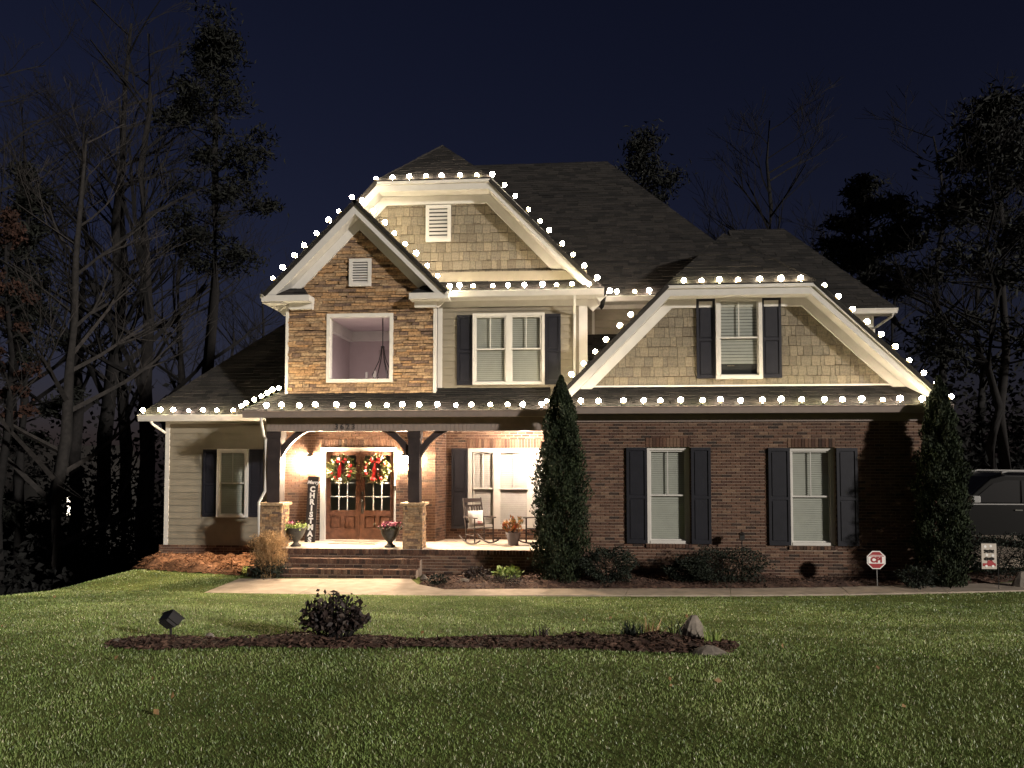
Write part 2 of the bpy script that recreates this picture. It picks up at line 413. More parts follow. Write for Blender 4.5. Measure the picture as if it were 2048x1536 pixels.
# ------------------------------------------------------------------ the house
YR, YRG, YRF = 17.6, 17.9, 17.45       # right wing: brick front, gable wall, rake fascia
YU, YC, YCF = 18.6, 18.75, 18.3        # upper siding wall, central gable wall and fascia
YS, YSF = 18.3, 17.88                  # stone gable wall and fascia
YD, YW, YL, YP = 19.2, 19.85, 19.7, 17.6   # door wall, porch window wall, left wing wall, porch edge
FLOOR = .60
house = thing('brick_house', 'two storey brick and stone house with shingled gables and covered front porch', 'house', (0, 17.6, 0))
T = 'white_trim'
def box_part(name, x0, x1, y0, y1, z0, z1, mat, parent=None): return part(name, MB().box(x0, x1, y0, y1, z0, z1), mat, parent or house)
def offset(pts, d):
    out = []
    for i, p in enumerate(pts):
        ns = []
        for a, b in ((i-1, i), (i, i+1)):
            if 0 <= a and b < len(pts):
                v = Vector((pts[b][0]-pts[a][0], pts[b][1]-pts[a][1])).normalized(); ns.append(Vector((v.y, -v.x)))
        m = sum(ns, Vector((0, 0))).normalized(); k = d/max(.2, m.dot(ns[0]))
        out.append((p[0]+m.x*k, p[1]+m.y*k))
    return out
def band(name, pts, a, b, y0, y1, mat, parent=None):
    A, B = offset(pts, a), offset(pts, b)
    for i in range(len(pts)-1):
        mb = MB(); mb.prism([B[i], B[i+1], A[i+1], A[i]], front(0), -y1, -y0)
        part(name, mb, mat, parent or house)
def rake_trim(pts, yf, yw, frieze=.24):
    band('fascia_board', pts, .07, .24, yf, yf+.03, T)
    band('rake_moulding', pts, .0, .075, yf-.045, yf+.05, T)
    band('soffit', pts, .215, .235, yf+.03, yw-.002, T)
    band('frieze_board', pts, .24, .24+frieze, yw-.06, yw+.01, T)

def brick_field(conv, holes, fr, parent, zero=0.0):
    courses('brick', conv, holes, fr, parent, lambda: .0695, lambda: (.2135), .0145, -.03,
            lambda: random.uniform(-.002, .003), shift=lambda r: .107*(r % 2)+zero)
def soldier(x0, x1, z0, z1, fr, parent, d=.006):
    n = max(1, round((x1-x0)/.076)); w = (x1-x0)/n
    for i in range(n):
        piece('brick', [(x0+i*w+.005, z0+.004), (x0+(i+1)*w-.005, z0+.004), (x0+(i+1)*w-.005, z1-.004), (x0+i*w+.005, z1-.004)], fr, -.03, d+random.uniform(-.002, .003), parent)

def blind(x0, x1, z0, z1, y, mat, parent, step=.05):
    mb = MB(); z = z0
    while z < z1-.02:
        mb.add([(x0, y, z), (x1, y, z), (x1, y+.022, z+step*.92), (x0, y+.022, z+step*.92)], [(0, 1, 2, 3)]); z += step
    mb.box(x0, x1, y, y+.04, z1-.05, z1)
    return part('blind', mb, mat, parent)
def double_hung(x0, x1, z0, z1, yf, casing=.085, depth=.03, bmat='blind', muntin=True, units=None, bl=0.0, glass_in=.045, pm='pane', step=.05):
    """casing board round the opening, two sashes per unit, panes, muntin bars and a blind behind"""
    mb = MB(); c = casing
    mb.box(x0, x0+c, yf-depth, yf+.12, z0, z1); mb.box(x1-c, x1, yf-depth, yf+.12, z0, z1)
    mb.box(x0+c, x1-c, yf-depth, yf+.12, z1-c, z1); mb.box(x0+c, x1-c, yf-depth-.012, yf+.12, z0, z0+c*.9)
    units = units or [(x0+c, x1-c)]
    for i in range(len(units)-1): mb.box(units[i][1], units[i+1][0], yf-depth+.006, yf+.12, z0+c*.9, z1-c)
    w = part('window', mb, T, house)
    zm = (z0+z1)/2
    for a, b in units:
        for lo, hi, yy in ((zm-.02, z1-c, yf+.004), (z0+c*.9, zm+.02, yf+.03)):
            s = MB(); k = .032
            s.box(a, a+k, yy, yy+.024, lo, hi); s.box(b-k, b, yy, yy+.024, lo, hi)
            s.box(a+k, b-k, yy, yy+.024, hi-k, hi); s.box(a+k, b-k, yy, yy+.024, lo, lo+k)
            part('sash', s, T, w)
            p = MB(); p.add([(a+k, yy+.012, lo+k), (b-k, yy+.012, lo+k), (b-k, yy+.012, hi-k), (a+k, yy+.012, hi-k)], [(0, 1, 2, 3)])
            part('pane', p, pm, w)
            if muntin and lo > z0+c:
                part('muntin', MB().box((a+b)/2-.009, (a+b)/2+.009, yy+.002, yy+.022, lo+k, hi-k), T, w)
        blind(a+.004, b-.004, z0+c*.9+bl, z1-c, yf+.068, bmat, w, step)
        if bl: box_part('dark_room_panel', a, b, yf+.105, yf+.115, z0, z1-c, 'dark_room', w)  # dark panel behind the blind stands in for the unlit room
    return w
def shutter(x0, x1, z0, z1, y):
    k = .06; zm = z0+(z1-z0)*.48
    s = MB(); s.box(x0, x1, y-.018, y, z0, z1)
    s.box(x0, x0+k, y-.04, y-.018, z0, z1); s.box(x1-k, x1, y-.04, y-.018, z0, z1)
    for a, b in ((z0, z0+k*1.4), (zm-k/2, zm+k/2), (z1-k*1.2, z1)): s.box(x0+k, x1-k, y-.04, y-.018, a, b)
    o = part('shutter', s, 'shutter_paint', house)
    for a, b in ((z0+k*1.4, zm-k/2), (zm+k/2, z1-k*1.2)):
        q = MB(); q.box(x0+k+.025, x1-k-.025, y-.032, y-.018, a+.03, b-.03); part('panel', q, 'shutter_paint', o)
def rect(u0, u1, v0, v1, Y):
    um, vm = (u0+u1)/2, (v0+v1)/2
    return G(u0, vm, Y)[0], G(u1, vm, Y)[0], G(um, v1, Y)[1], G(um, v0, Y)[1]
def vent(u0, u1, v0, v1, Y):
    x0, x1, z0, z1 = rect(u0, u1, v0, v1, Y); k = .085
    mb = MB(); mb.box(x0, x0+k, Y-.05, Y+.01, z0, z1); mb.box(x1-k, x1, Y-.05, Y+.01, z0, z1)
    mb.box(x0+k, x1-k, Y-.05, Y+.01, z0, z0+k); mb.box(x0+k, x1-k, Y-.05, Y+.01, z1-k, z1)
    o = part('gable_vent', mb, T, house)
    part('backing', MB().box(x0+k, x1-k, Y-.012, Y-.002, z0+k, z1-k), 'dark_room', o)
    n = 8; h = (z1-z0-2*k)/n
    for i in range(n):
        q = MB(); a = z0+k+i*h
        q.add([(x0+k, Y-.045, a+.004), (x1-k, Y-.045, a+.004), (x1-k, Y-.018, a+h*.72), (x0+k, Y-.018, a+h*.72),
               (x0+k, Y-.040, a), (x1-k, Y-.040, a), (x1-k, Y-.013, a+h*.70), (x0+k, Y-.013, a+h*.70)],
              [(0, 1, 2, 3), (7, 6, 5, 4), (0, 4, 5, 1), (1, 5, 6, 2), (2, 6, 7, 3), (3, 7, 4, 0)])
        part('louver', q, T, o)

def roof_plane(pts, name='roof', n_up=True):
    """pts: planar polygon, the first edge is the eave; deck plus shingle courses"""
    pts = [Vector(p) for p in pts]; O = pts[0]; u = (pts[1]-pts[0]).normalized()
    nn = None
    for i in range(2, len(pts)):
        nn = u.cross(pts[i]-O)
        if nn.length > .01: break
    nn.normalize()
    if nn.z < 0: nn = -nn
    v = nn.cross(u); 
    if v.z < 0: v = -v
    fr = (O, u, v, nn); poly = [((p-O).dot(u), (p-O).dot(v)) for p in pts]
    o = part(name, MB().prism(ccw(poly), fr, -.10, -.014), 'roof_tile', house)
    courses('roof_shingle', poly, [], fr, o, lambda: .145, lambda: random.uniform(.2, .42), .004, -.02,
            lambda: random.choice((-.004, 0, .006)), wedge=.008)
    return o

# --- right wing: brick front
XL, XR = GX(1090, YR), GX(1886, YR); ZB = GZ(843, YR, 1450)
rw_win = [rect(1294, 1380, 894, 1088, YR), rect(1579, 1671, 895, 1092, YR)]
holes = rw_win
mb = wall_holes(MB(), XL, XR, -.3, ZB+.4, holes, YR+.012, YR+.25)
wallR = part('brick_wall', mb, 'mortar', house)
sold = [(h[0]-.02, h[1]+.02, h[3], h[3]+.215) for h in holes]; sills = [(h[0]-.03, h[1]+.03, h[2]-.085, h[2]) for h in holes]
brick_field([(XL, -.05), (XR, -.05), (XR, ZB), (XL, ZB)], holes+sold+sills, front(YR), wallR)
for h in sold: soldier(*h, front(YR), wallR)
for h in sills: soldier(*h, front(YR), wallR, .035)
for (x0, x1, z0, z1), su in zip(rw_win, ((1252, 1294, 1381, 1421), (1535, 1579, 1671, 1714))):
    double_hung(x0+.002, x1-.002, z0+.002, z1-.002, YR+.10, .075)
    for a, b in ((su[0], su[1]), (su[2], su[3])): shutter(GX(a, YR)+.004, GX(b, YR)-.004, z0+.01, z1-.01, YR-.008)
# wing sides (brick)
wl = part('brick_wall', MB().box(XL+.012, XL+.2, YR+.26, 20.2, -.3, ZB+.4), 'mortar', house)
brick_field([(YR+.0, -.05), (20.2, -.05), (20.2, ZB), (YR, ZB)], [], side(XL, -1), wl)
wr = part('brick_wall', MB().box(XR-.2, XR-.012, YR+.26, 26, -.3, ZB+.4), 'mortar', house)
brick_field([(YR+.0, -.05), (25, -.05), (25, ZB), (YR, ZB)], [], side(XR, 1), wr)
# eave: frieze, soffit, fascia, gutter
YE = 17.2; zE = GZ(826, YE, 1450); zGt = GZ(811, YE, 1450)
xe0, xe1 = GX(1098, YE), GX(1908, YE)
box_part('frieze_board', XL, XR+.02, YR-.03, YR+.0, ZB, ZB+.20, 'beam_paint_eave_shade')
box_part('soffit', xe0, xe1, YE+.05, YR-.031, zE+.0, zE+.02, 'beam_paint_eave_shade')
def gutter(x0, x1, y, z0, z1, mat=T, name='gutter'):
    mb = MB(); pr = [(0, z1-.012), (-.012, z1), (-.10, z1), (-.105, z1-.02), (-.085, z1-.045), (-.06, z0+.02), (-.055, z0), (0, z0)]
    k = len(pr); A = [(x0, y+p[0], p[1]) for p in pr]; B = [(x1, y+p[0], p[1]) for p in pr]
    mb.add(A+B, [tuple(range(k)), tuple(range(k, 2*k))[::-1]]+[(i, k+i, k+(i+1) % k, (i+1) % k) for i in range(k)])
    return part(name, mb, mat, house)
gutter(xe0, xe1, YE+.05, zE, zGt, 'beam_paint_eave_shade')  # darker than the white trim: weaker sun here is put into the colour
# skirt roof below the gable
zGB = GZ(772, YRG, 1490)
roof_plane([(xe0, YE+.0, zGt+.01), (xe1, YE+.0, zGt+.01), (xe1-.35, YRG, zGB), (xe0+.35, YRG, zGB)], 'skirt_roof')
# gable with clipped peak
p0, p1, p2, p3 = G(1092, 814, YRF), G(1332, 572, YRF), G(1630, 566, YRF), G(1906, 812, YRF)
zt = (p1[1]+p2[1])/2; zb = (p0[1]+p3[1])/2
rk = [(p0[0], zb), (p1[0], zt), (p2[0], zt), (p3[0], zb)]
rake_trim(rk, YRF, YRG, .20)
gw = offset(rk, .12); gx0, gx1 = gw[0][0]+(zGB-gw[0][1]), gw[3][0]-(zGB-gw[3][1])
conv = [(gx0+.1, zGB), (gx1-.1, zGB), (gw[2][0], gw[2][1]), (gw[1][0], gw[1][1])]
gwin = rect(1430, 1522, 595, 758.5, YRG)
gm = part('shingle_wall', MB().prism(ccw(conv), front(YRG), -.2, -.012), 'stone_back', house)
SHG = dict(hfun=lambda: .235, wfun=lambda: random.choice((.10, .14, .17, .2, .24)), gap=.009, d0=-.03, dfun=lambda: random.uniform(.010, .022), wedge=.016, zjit=.012)
courses('shingle', conv, [], front(YRG), gm, **SHG)
box_part('water_table', gx0+.1, gx1-.1, YRG-.05, YRG-.024, zGB-.01, zGB+.03, T)
double_hung(*gwin, YRG-.125, .085, .02, step=.075, bl=.28)
for a, b in ((1392, 1430), (1522, 1562)): shutter(GX(a, YRG, 680)+.004, GX(b, YRG, 680)-.004, gwin[2]+.02, gwin[3]-.02, YRG-.025)
xc = (rk[1][0]+rk[2][0])/2; half = rk[2][0]-xc; zrid = zt+half; yrid = YRF+half
e = .03
roof_plane([(rk[0][0], 26, zb+e), (rk[0][0], YRF-.05, zb+e), (rk[1][0], YRF-.05, zt+e), (xc, yrid, zrid+e), (xc, 26, zrid+e)])
roof_plane([(rk[3][0], YRF-.05, zb+e), (rk[3][0], 26, zb+e), (xc, 26, zrid+e), (xc, yrid, zrid+e), (rk[2][0], YRF-.05, zt+e)])
roof_plane([(rk[1][0], YRF-.05, zt+e), (rk[2][0], YRF-.05, zt+e), (xc, yrid, zrid+e)])

# --- porch
XPL, XPR = GX(547, YP), XL
pf = part('porch_base', MB().box(XPL+.01, XPR-.002, YP+.012, YW+.3, -.3, FLOOR-.10), 'mortar', house)
brick_field([(XPL, -.05), (XPR, -.05), (XPR, FLOOR-.115), (XPL, FLOOR-.115)], [], front(YP), pf)
soldier(XPL, XPR, FLOOR-.115, FLOOR-.004, front(YP-.02), pf)
box_part('porch_floor', XPL, XPR-.003, YP+.012, YW+.2, FLOOR-.099, FLOOR, 'porch_floor')
def step(x0, x1, y0, y1, z0, z1):
    o = part('step', MB().box(x0+.01, x1-.01, y0+.012, y1, z0-.2, z1-.012), 'mortar', house)
    brick_field([(x0, z0), (x1, z0), (x1, z1-.11), (x0, z1-.11)], [], front(y0), o)
    soldier(x0, x1, z1-.11, z1, front(y0), o, .012)
    n = round((x1-x0)/.085); w = (x1-x0)/n
    for i in range(n):
        piece('brick', [(x0+i*w+.004, y0+.002), (x0+(i+1)*w-.004, y0+.002), (x0+(i+1)*w-.004, y1-.002), (x0+i*w+.004, y1-.002)], (Vector((0, 0, 0)), UX, UY, UZ), z1-.02, z1+random.uniform(0, .004), o)
step(GX(494, 17.0, 1140), GX(832, 17.0, 1140), 17.0, 17.3, 0, .2)
step(GX(547, 17.3, 1120), GX(840, 17.3, 1120), 17.3, 17.6, .2, .4)
# door wall with opening
XD0, XD1 = GX(552, YD), GX(871, YD); ZPC = GZ(862, 17.7, 800)+.03
dz0, dz1 = FLOOR, GZ(895, YD, 720); dx0, dx1 = GX(642, YD), GX(792, YD)
dwall = part('brick_wall', wall_holes(MB(), XD0, XD1, FLOOR, ZPC+.3, [(dx0, dx1, dz0-.1, dz1)], YD+.012, YD+.22), 'mortar', house)
brick_field([(XD0, FLOOR), (XD1, FLOOR), (XD1, ZPC+.05), (XD0, ZPC+.05)], [(dx0, dx1, dz0-.1, dz1), (dx0-.05, dx1+.05, dz1, dz1+.215)], front(YD), dwall)
soldier(dx0-.05, dx1+.05, dz1, dz1+.215, front(YD), dwall)
# canted return and window wall
XW0 = GX(892, YW); a = Vector((XD1, YD, 0)); b = Vector((XW0, YW, 0)); u = (b-a).normalized(); nrm = Vector((u.y, -u.x, 0)); wd_ = (b-a).length
cw = part('brick_wall', MB().prism([(0, FLOOR), (wd_, FLOOR), (wd_, ZPC+.3), (0, ZPC+.3)], (a, u, UZ, nrm), -.2, -.012), 'mortar', house)
brick_field([(0, FLOOR), (wd_, FLOOR), (wd_, ZPC+.05), (0, ZPC+.05)], [], (a, u, UZ, nrm), cw)
pw = rect(936, 1117, 896.5, 1058, YW)
pww = part('brick_wall', wall_holes(MB(), XW0, XPR, FLOOR-.01, ZPC+.3, [pw], YW+.012, YW+.22), 'mortar', house)
brick_field([(XW0, FLOOR), (XPR, FLOOR), (XPR, ZPC+.05), (XW0, ZPC+.05)], [pw, (pw[0]-.03, pw[1]+.03, pw[3], pw[3]+.25)], front(YW), pww)
soldier(pw[0]-.03, pw[1]+.03, pw[3], pw[3]+.25, front(YW), pww)
wq = lambda p: GX(p, YW)
double_hung(*pw, YW+.03, .10, .03, 'blind_white', True, [(wq(946), wq(987)), (wq(998), wq(1056)), (wq(1067), wq(1108))], pm='clear_pane')
shutter(GX(903, YW)+.004, pw[0]-.004, pw[2], pw[3], YW-.008)
box_part('porch_ceiling', XPL-.3, XPR, 17.95, YW+.2, ZPC+.12, ZPC+.15, T)
# beam, fascia, gutter, roof of the porch
zb0 = ZPC-.03; zb1 = GZ(836, 17.7, 800); xb0 = GX(533, 17.7)
beam = box_part('porch_beam', xb0, XPR-.004, 17.7, 17.95, zb0, zb1+.06, 'beam_paint_eave_shade')
k = 0; x = xb0
while x < XPR-.1:                                                   # narrow vertical boards of the beam face
    part('plank', MB().box(x+.003, min(x+.094, XPR-.006), 17.686, 17.702, zb0-.002, zb1+.02), 'beam_paint_eave_shade', beam); x += .098
YPE = 17.3; zpe0, zpe1 = GZ(834, YPE, 800), GZ(820, YPE, 800); xpe0, xpe1 = GX(484, YPE), GX(1098, YPE)
gutter(xpe0, xpe1, YPE+.05, zpe0, zpe1, 'beam_paint_eave_shade')
box_part('soffit', xpe0+.1, xpe1, YPE+.06, 17.68, zb1+.022, zb1+.04, T)
box_part('fascia_board', xpe0, xpe1, YPE+.052, YPE+.075, zb1+.0, zpe1, T)
hx, hz = G(569, 772, YS)
zU = GZ(774, YU, 985); xu1 = GX(1175, YU)
sl_ = (zU-zpe1)/(YU-YPE); zs_ = zpe1+sl_*(YS-YPE)
roof_plane([(xpe0, YPE, zpe1+.01), (xpe1, YPE, zpe1+.01), (xpe1, YU+.1, zpe1+sl_*(YU+.1-YPE)), (hx-.02, YU+.1, zpe1+sl_*(YU+.1-YPE))], 'porch_roof')
roof_plane([(xpe0, 20.2, zpe1+.0), (xpe0, YPE, zpe1+.0), (hx-.02, YU+.08, zpe1+sl_*(YU+.08-YPE)-.01), (hx-.02, 20.2, zpe1+sl_*(YU+.08-YPE)-.01)], 'porch_roof')
# posts, piers, brackets
def pier(u0, u1):
    x0, x1 = GX(u0, YP, 1050), GX(u1, YP, 1050); y0, y1 = YP+.0, YP+.5; z0, z1 = FLOOR, GZ(1011, YP, u0)
    o = part('stone_pier', MB().box(x0+.03, x1-.03, y0+.03, y1-.03, z0, z1), 'stone_back', house)
    kw = dict(hfun=lambda: random.uniform(.04, .075), wfun=lambda: random.uniform(.12, .32), gap=.006, d0=-.04, dfun=lambda: random.uniform(-.012, .014), jit=.003)
    courses('stone', [(x0, z0), (x1, z0), (x1, z1), (x0, z1)], [], front(y0+.012), o, **kw)
    courses('stone', [(y0, z0), (y1, z0), (y1, z1), (y0, z1)], [], side(x1-.012, 1), o, **kw)
    courses('stone', [(y0, z0), (y1, z0), (y1, z1), (y0, z1)], [], side(x0+.012, -1), o, **kw)
    part('cap_stone', MB().box(x0-.05, x1+.05, y0-.05, y1+.05, z1, z1+.06, .6), 'stone', o)
    return z1+.06, (x0+x1)/2
def post(u0, u1, zb_, sides_):
    x0, x1 = GX(u0, 17.75, 930), GX(u1, 17.75, 930); y0 = 17.75; y1 = y0+(x1-x0)
    part('porch_post', MB().box(x0, x1, y0, y1, zb_, zb0-.001), 'post_wood', house)
    box_part('post_trim', x0-.02, x1+.02, y0-.02, y1+.02, zb0-.16, zb0-.0012, 'post_wood')
    for s in sides_:
        xo = x1 if s > 0 else x0; mb = MB(); n = 9; A = []; B = []
        L_, H_ = GX(613, 17.8, 870)-GX(560, 17.8, 870), GZ(866, 17.8)-GZ(922, 17.8)
        for i in range(n+1):
            t_ = i/n*math.pi/2
            c_ = i/n; ar = ((1-math.cos(t_)), -(1-math.sin(t_)))
            A.append((xo+s*L_*(.55*c_+.45*ar[0]), zb0+H_*(.55*(c_-1)+.45*ar[1])))          # curved lower edge
            B.append((xo+s*max(.0, L_*c_-.16), min(zb0-.002, zb0+H_*(c_-1)+.16)))           # straight upper edge
        for i in range(n):
            mb.prism(ccw([A[i], A[i+1], B[i+1], B[i]]), front(0), -(y0+.17), -(y0+.06), .4)
        part('bracket', mb, 'post_wood', house)
zc1, _ = pier(519, 563); zc2, _ = pier(805, 845)
post(534.5, 560, zc1, (1,)); post(816, 839, zc2, (-1, 1))
# house number on the beam
for i, ch in enumerate('3623'):
    X_, Z_ = G(673+i*11.2, 854, 17.68); text_part('house_number', ch, .19, 'digit_metal', house, (X_, 17.678, Z_), (R(90), 0, 0), .006, .004)
# double door
fw = .07
mb = MB(); ddx0, ddx1 = GX(652, YD), GX(789, YD); dzt = GZ(902.5, YD, 720)
mb.box(dx0, ddx0, YD-.03, YD+.14, dz0, dz1); mb.box(ddx1, dx1, YD-.03, YD+.14, dz0, dz1); mb.box(ddx0, ddx1, YD-.03, YD+.14, dzt, dz1)
part('door_frame', mb, T, house)
box_part('door_sill', dx0, dx1, YD-.06, YD+.14, FLOOR+.001, FLOOR+.03, T)
xm = (ddx0+ddx1)/2
gz0, gz1 = GZ(1021, YD, 720), GZ(911, YD, 720); pz0, pz1 = GZ(1057, YD, 720), GZ(1032, YD, 720)
for s, (x0, x1) in ((-1, (ddx0, xm-.004)), (1, (xm+.004, ddx1))):
    y0 = YD+.04; st = .115
    mb = MB(); mb.box(x0, x0+st, y0, y0+.05, FLOOR+.03, dzt); mb.box(x1-st, x1, y0, y0+.05, FLOOR+.03, dzt)
    mb.box(x0+st, x1-st, y0, y0+.05, gz1, dzt); mb.box(x0+st, x1-st, y0, y0+.05, pz1, gz0); mb.box(x0+st, x1-st, y0, y0+.05, FLOOR+.03, pz0)
    xmid = (x0+x1)/2; mb.box(xmid-.05, xmid+.05, y0, y0+.05, pz0, pz1)
    d = part('door', mb, 'door_wood', house)
    for a, b in ((x0+st, xmid-.05), (xmid+.05, x1-st)):
        q = MB(); q.box(a, b, y0+.025, y0+.045, pz0, pz1); q.box(a+.035, b-.035, y0+.008, y0+.025, pz0+.035, pz1-.035); part('panel', q, 'door_wood', d)
    q = MB(); q.add([(x0+st, y0+.03, gz0), (x1-st, y0+.03, gz0), (x1-st, y0+.03, gz1), (x0+st, y0+.03, gz1)], [(0, 1, 2, 3)]); part('pane', q, 'clear_pane', d)
    for i in (1, 2):
        xx = x0+st+(x1-x0-2*st)*i/3; part('muntin', MB().box(xx-.011, xx+.011, y0+.012, y0+.028, gz0, gz1), T, d)
    for i in (1, 2, 3):
        zz = gz0+(gz1-gz0)*i/4; part('muntin', MB().box(x0+st, x1-st, y0+.014, y0+.026, zz-.011, zz+.011), T, d)
    if s > 0:
        q = MB(); q.box(x0+.03, x0+.09, y0-.02, y0, GZ(1030, YD), GZ(985, YD)); q.tube([(x0+.06, y0-.02, GZ(1026, YD)), (x0+.06, y0-.07, GZ(1020, YD)), (x0+.06, y0-.07, GZ(1006, YD)), (x0+.06, y0-.02, GZ(1001, YD))], .014, 8)
        part('handle', q, 'dark_metal', d)
mb = MB(); mb.box(ddx1+.02, ddx1+.055, YD-.05, YD-.03, GZ(982, YD), GZ(972, YD)); part('doorbell', mb, 'dark_metal', house)
# hall behind the door
mb = MB(); hx0, hx1 = ddx0-1.0, ddx1+1.0
mb.box(hx0, hx1, 22.6, 22.7, FLOOR, 3.6); mb.box(hx0-.1, hx0, YD+.25, 22.7, FLOOR, 3.6); mb.box(hx1, hx1+.1, YD+.25, 22.7, FLOOR, 3.6)
mb.box(hx0, hx1, YD+.25, 22.7, FLOOR-.1, FLOOR); mb.box(hx0, hx1, YD+.25, 22.7, 3.6, 3.7); part('hall', mb, 'blind_white', house)

# --- left wing
XW1, XW2 = GX(333, YL), XPL+.2
zsb = GZ(1090, YL, 430); zle = GZ(846, YL, 430)
lw = part('siding_wall', MB().box(XW1, XW2, YL+.012, YL+.2, zsb, zle+.35), 'siding', house)
lwin = rect(437.5, 499, 898, 1034, YL)
def laps(conv, Y, parent, ex=.178):
    conv = ccw(conv); z = conv[0][1]; z1 = max(p[1] for p in conv); x0 = min(p[0] for p in conv); x1 = max(p[0] for p in conv)
    while z < z1-.02:
        pl = clip([(x0, z), (x1, z), (x1, min(z+ex, z1)), (x0, min(z+ex, z1))], conv)
        if len(pl) > 2: part('plank', MB().prism(pl, front(Y), -.015, .026, random.random(), .024), 'siding', parent)
        z += ex
laps([(XW1, zsb), (XW2, zsb), (XW2, zle+.1), (XW1, zle+.1)], YL, lw)
box_part('corner_board', XW1-.02, XW1+.10, YL-.03, YL+.1, zsb, zle+.1, T)
double_hung(*lwin, YL-.115, .075, .02)
for a, b in ((408, 437.5), (499, 528)): shutter(GX(a, YL)+.004, GX(b, YL)-.004, lwin[2]+.01, lwin[3]-.01, YL-.02)
fb = part('brick_wall', MB().box(XW1-.10, XW2, YL-.05, YL+.2, -1.0, zsb-.012), 'mortar', house)
brick_field([(XW1-.13, -.7), (XW2, -.7), (XW2, zsb), (XW1-.13, zsb)], [], front(YL-.062), fb)
lsd = part('siding_wall', MB().box(XW1, XW1+.15, YL+.21, 27, -1.0, zle+.35), 'siding', house)
YLE = 19.25; zl0, zl1 = GZ(842, YLE, 400), GZ(829, YLE, 400); xl0, xl1 = GX(275, YLE), GX(530, YLE)
gutter(xl0, xl1, YLE+.05, zl0, zl1)
box_part('soffit', xl0+.05, xl1, YLE+.06, YL-.02, zl0+.01, zl0+.03, T)
box_part('frieze_board', XW1-.02, XW2, YL-.035, YL-.018, zle-.02, zle+.12, T)
px_, pz_ = G(572, 645, 22.3); xbay = GX(576, YS, 700)-.03
roof_plane([(xl0, YLE, zl1+.01), (xbay, YLE, zl1+.01), (xbay, 22.3, pz_), (px_, 22.3, pz_)])
roof_plane([(xl0, 28, zl1+.01), (xl0, YLE, zl1+.01), (px_, 22.3, pz_), (px_, 28, pz_)])
roof_plane([(px_, 22.3, pz_), (xbay, 22.3, pz_), (xbay, 23.2, pz_+.85), (px_+.85, 23.2, pz_+.85)])

# --- stone gable with picture window
a0, ap, a1 = G(525, 587, YSF), G(716, 398, YSF), G(896, 587, YSF)
xcS = (a0[0]+a1[0])/2; zf = (a0[1]+a1[1])/2; zap = zf+(a1[0]-a0[0])/2
rkS = [(a0[0], zf), (xcS, zap), (a1[0], zf)]
sx0, sx1 = GX(576, YS, 700), GX(868, YS, 700); szb = GZ(783, YS, 720)
picw = rect(654, 786.5, 627.5, 765, YS)
inner = offset(rkS, .10); ztop = inner[1][1]
convS = [(sx0, szb-.1), (sx1, szb-.1), (sx1, ztop-(sx1-xcS)), (xcS, ztop), (sx0, ztop-(xcS-sx0))]
mb = MB()
zc_ = min(convS[2][1], convS[4][1])
wall_holes(mb, sx0+.01, sx1-.01, szb-.1, zc_, [picw], YS+.02, YS+.2)
mb.prism(ccw([(sx0+.01, zc_), (sx1-.01, zc_), (xcS, zc_+(sx1-sx0)/2)]), front(YS), -.2, -.02)
sw = part('stone_wall', mb, 'stone_back', house)
svent = (699, 743, 518, 573)
courses('stone', convS, [(picw[0]+.03, picw[1]-.03, picw[2]+.03, picw[3]-.03)], front(YS), sw, lambda: random.uniform(.05, .098), lambda: random.uniform(.14, .56), .010, -.06, lambda: random.uniform(-.012, .042), jit=.010)
vent(*svent, YS-.025)
# side of the stone bay and its corner boards
box_part('corner_board', sx0-.055, sx0+.015, YS-.035, YS+.1, szb-.08, zf-.15, T)
box_part('corner_board', sx1-.015, sx1+.06, YS-.035, YS+.1, szb-.12, zf-.15, T)
for s, xx in ((-1, sx0), (1, sx1)):
    o = part('siding_wall', MB().box(min(xx, xx-s*.05), max(xx, xx-s*.05), YS+.21, YU+3, szb-.3, zf+.3), 'siding', house)
rake_trim(rkS, YSF, YS, .20)
for s, (ua, ub) in ((-1, (523, 618)), (1, (818, 897))):              # boxed eave returns
    x0, x1 = GX(ua, YSF, 600), GX(ub, YSF, 600); zr0, zr1 = GZ(612, YSF, 700), GZ(588, YSF, 700); zrm = (zr0+zr1)/2
    box_part('eave_return', x0, x1, YSF-.01, YS-.03, zrm, zr1, T)
    if s < 0: box_part('return_frieze', x0+.6, x1-.01, YS-.16, YS-.031, zr0, zrm-.001, T)
    else: box_part('return_frieze', x0+.08, x1-.35, YS-.16, YS-.031, zr0, zrm-.001, T)
    xa, xb = x0+.02, x1-.02
    if s < 0: roof_plane([(xa, YSF, zr1+.01), (xb, YSF, zr1+.01), (xb-.28, YS, zr1+.30), (xa+.25, YS, zr1+.30)], 'return_roof')
    else: roof_plane([(xa, YSF, zr1+.01), (xb, YSF, zr1+.01), (xb-.25, YS, zr1+.30), (xa+.28, YS, zr1+.30)], 'return_roof')
gx_ = GX(518, YSF, 590)
box_part('gutter', gx_, a0[0]+.02, YSF+.05, 20.2, zf-.06, zf+.04, T)
box_part('soffit', gx_+.06, sx0, YSF+.05, 20.2, zf-.19, zf-.17, T)
roof_plane([(rkS[0][0], 24, zf+.03), (rkS[0][0], YSF-.05, zf+.03), (xcS, YSF-.05, zap+.03), (xcS, 24, zap+.03)])
roof_plane([(rkS[2][0], YSF-.05, zf+.03), (rkS[2][0], 24, zf+.03), (xcS, 24, zap+.03), (xcS, YSF-.05, zap+.03)])
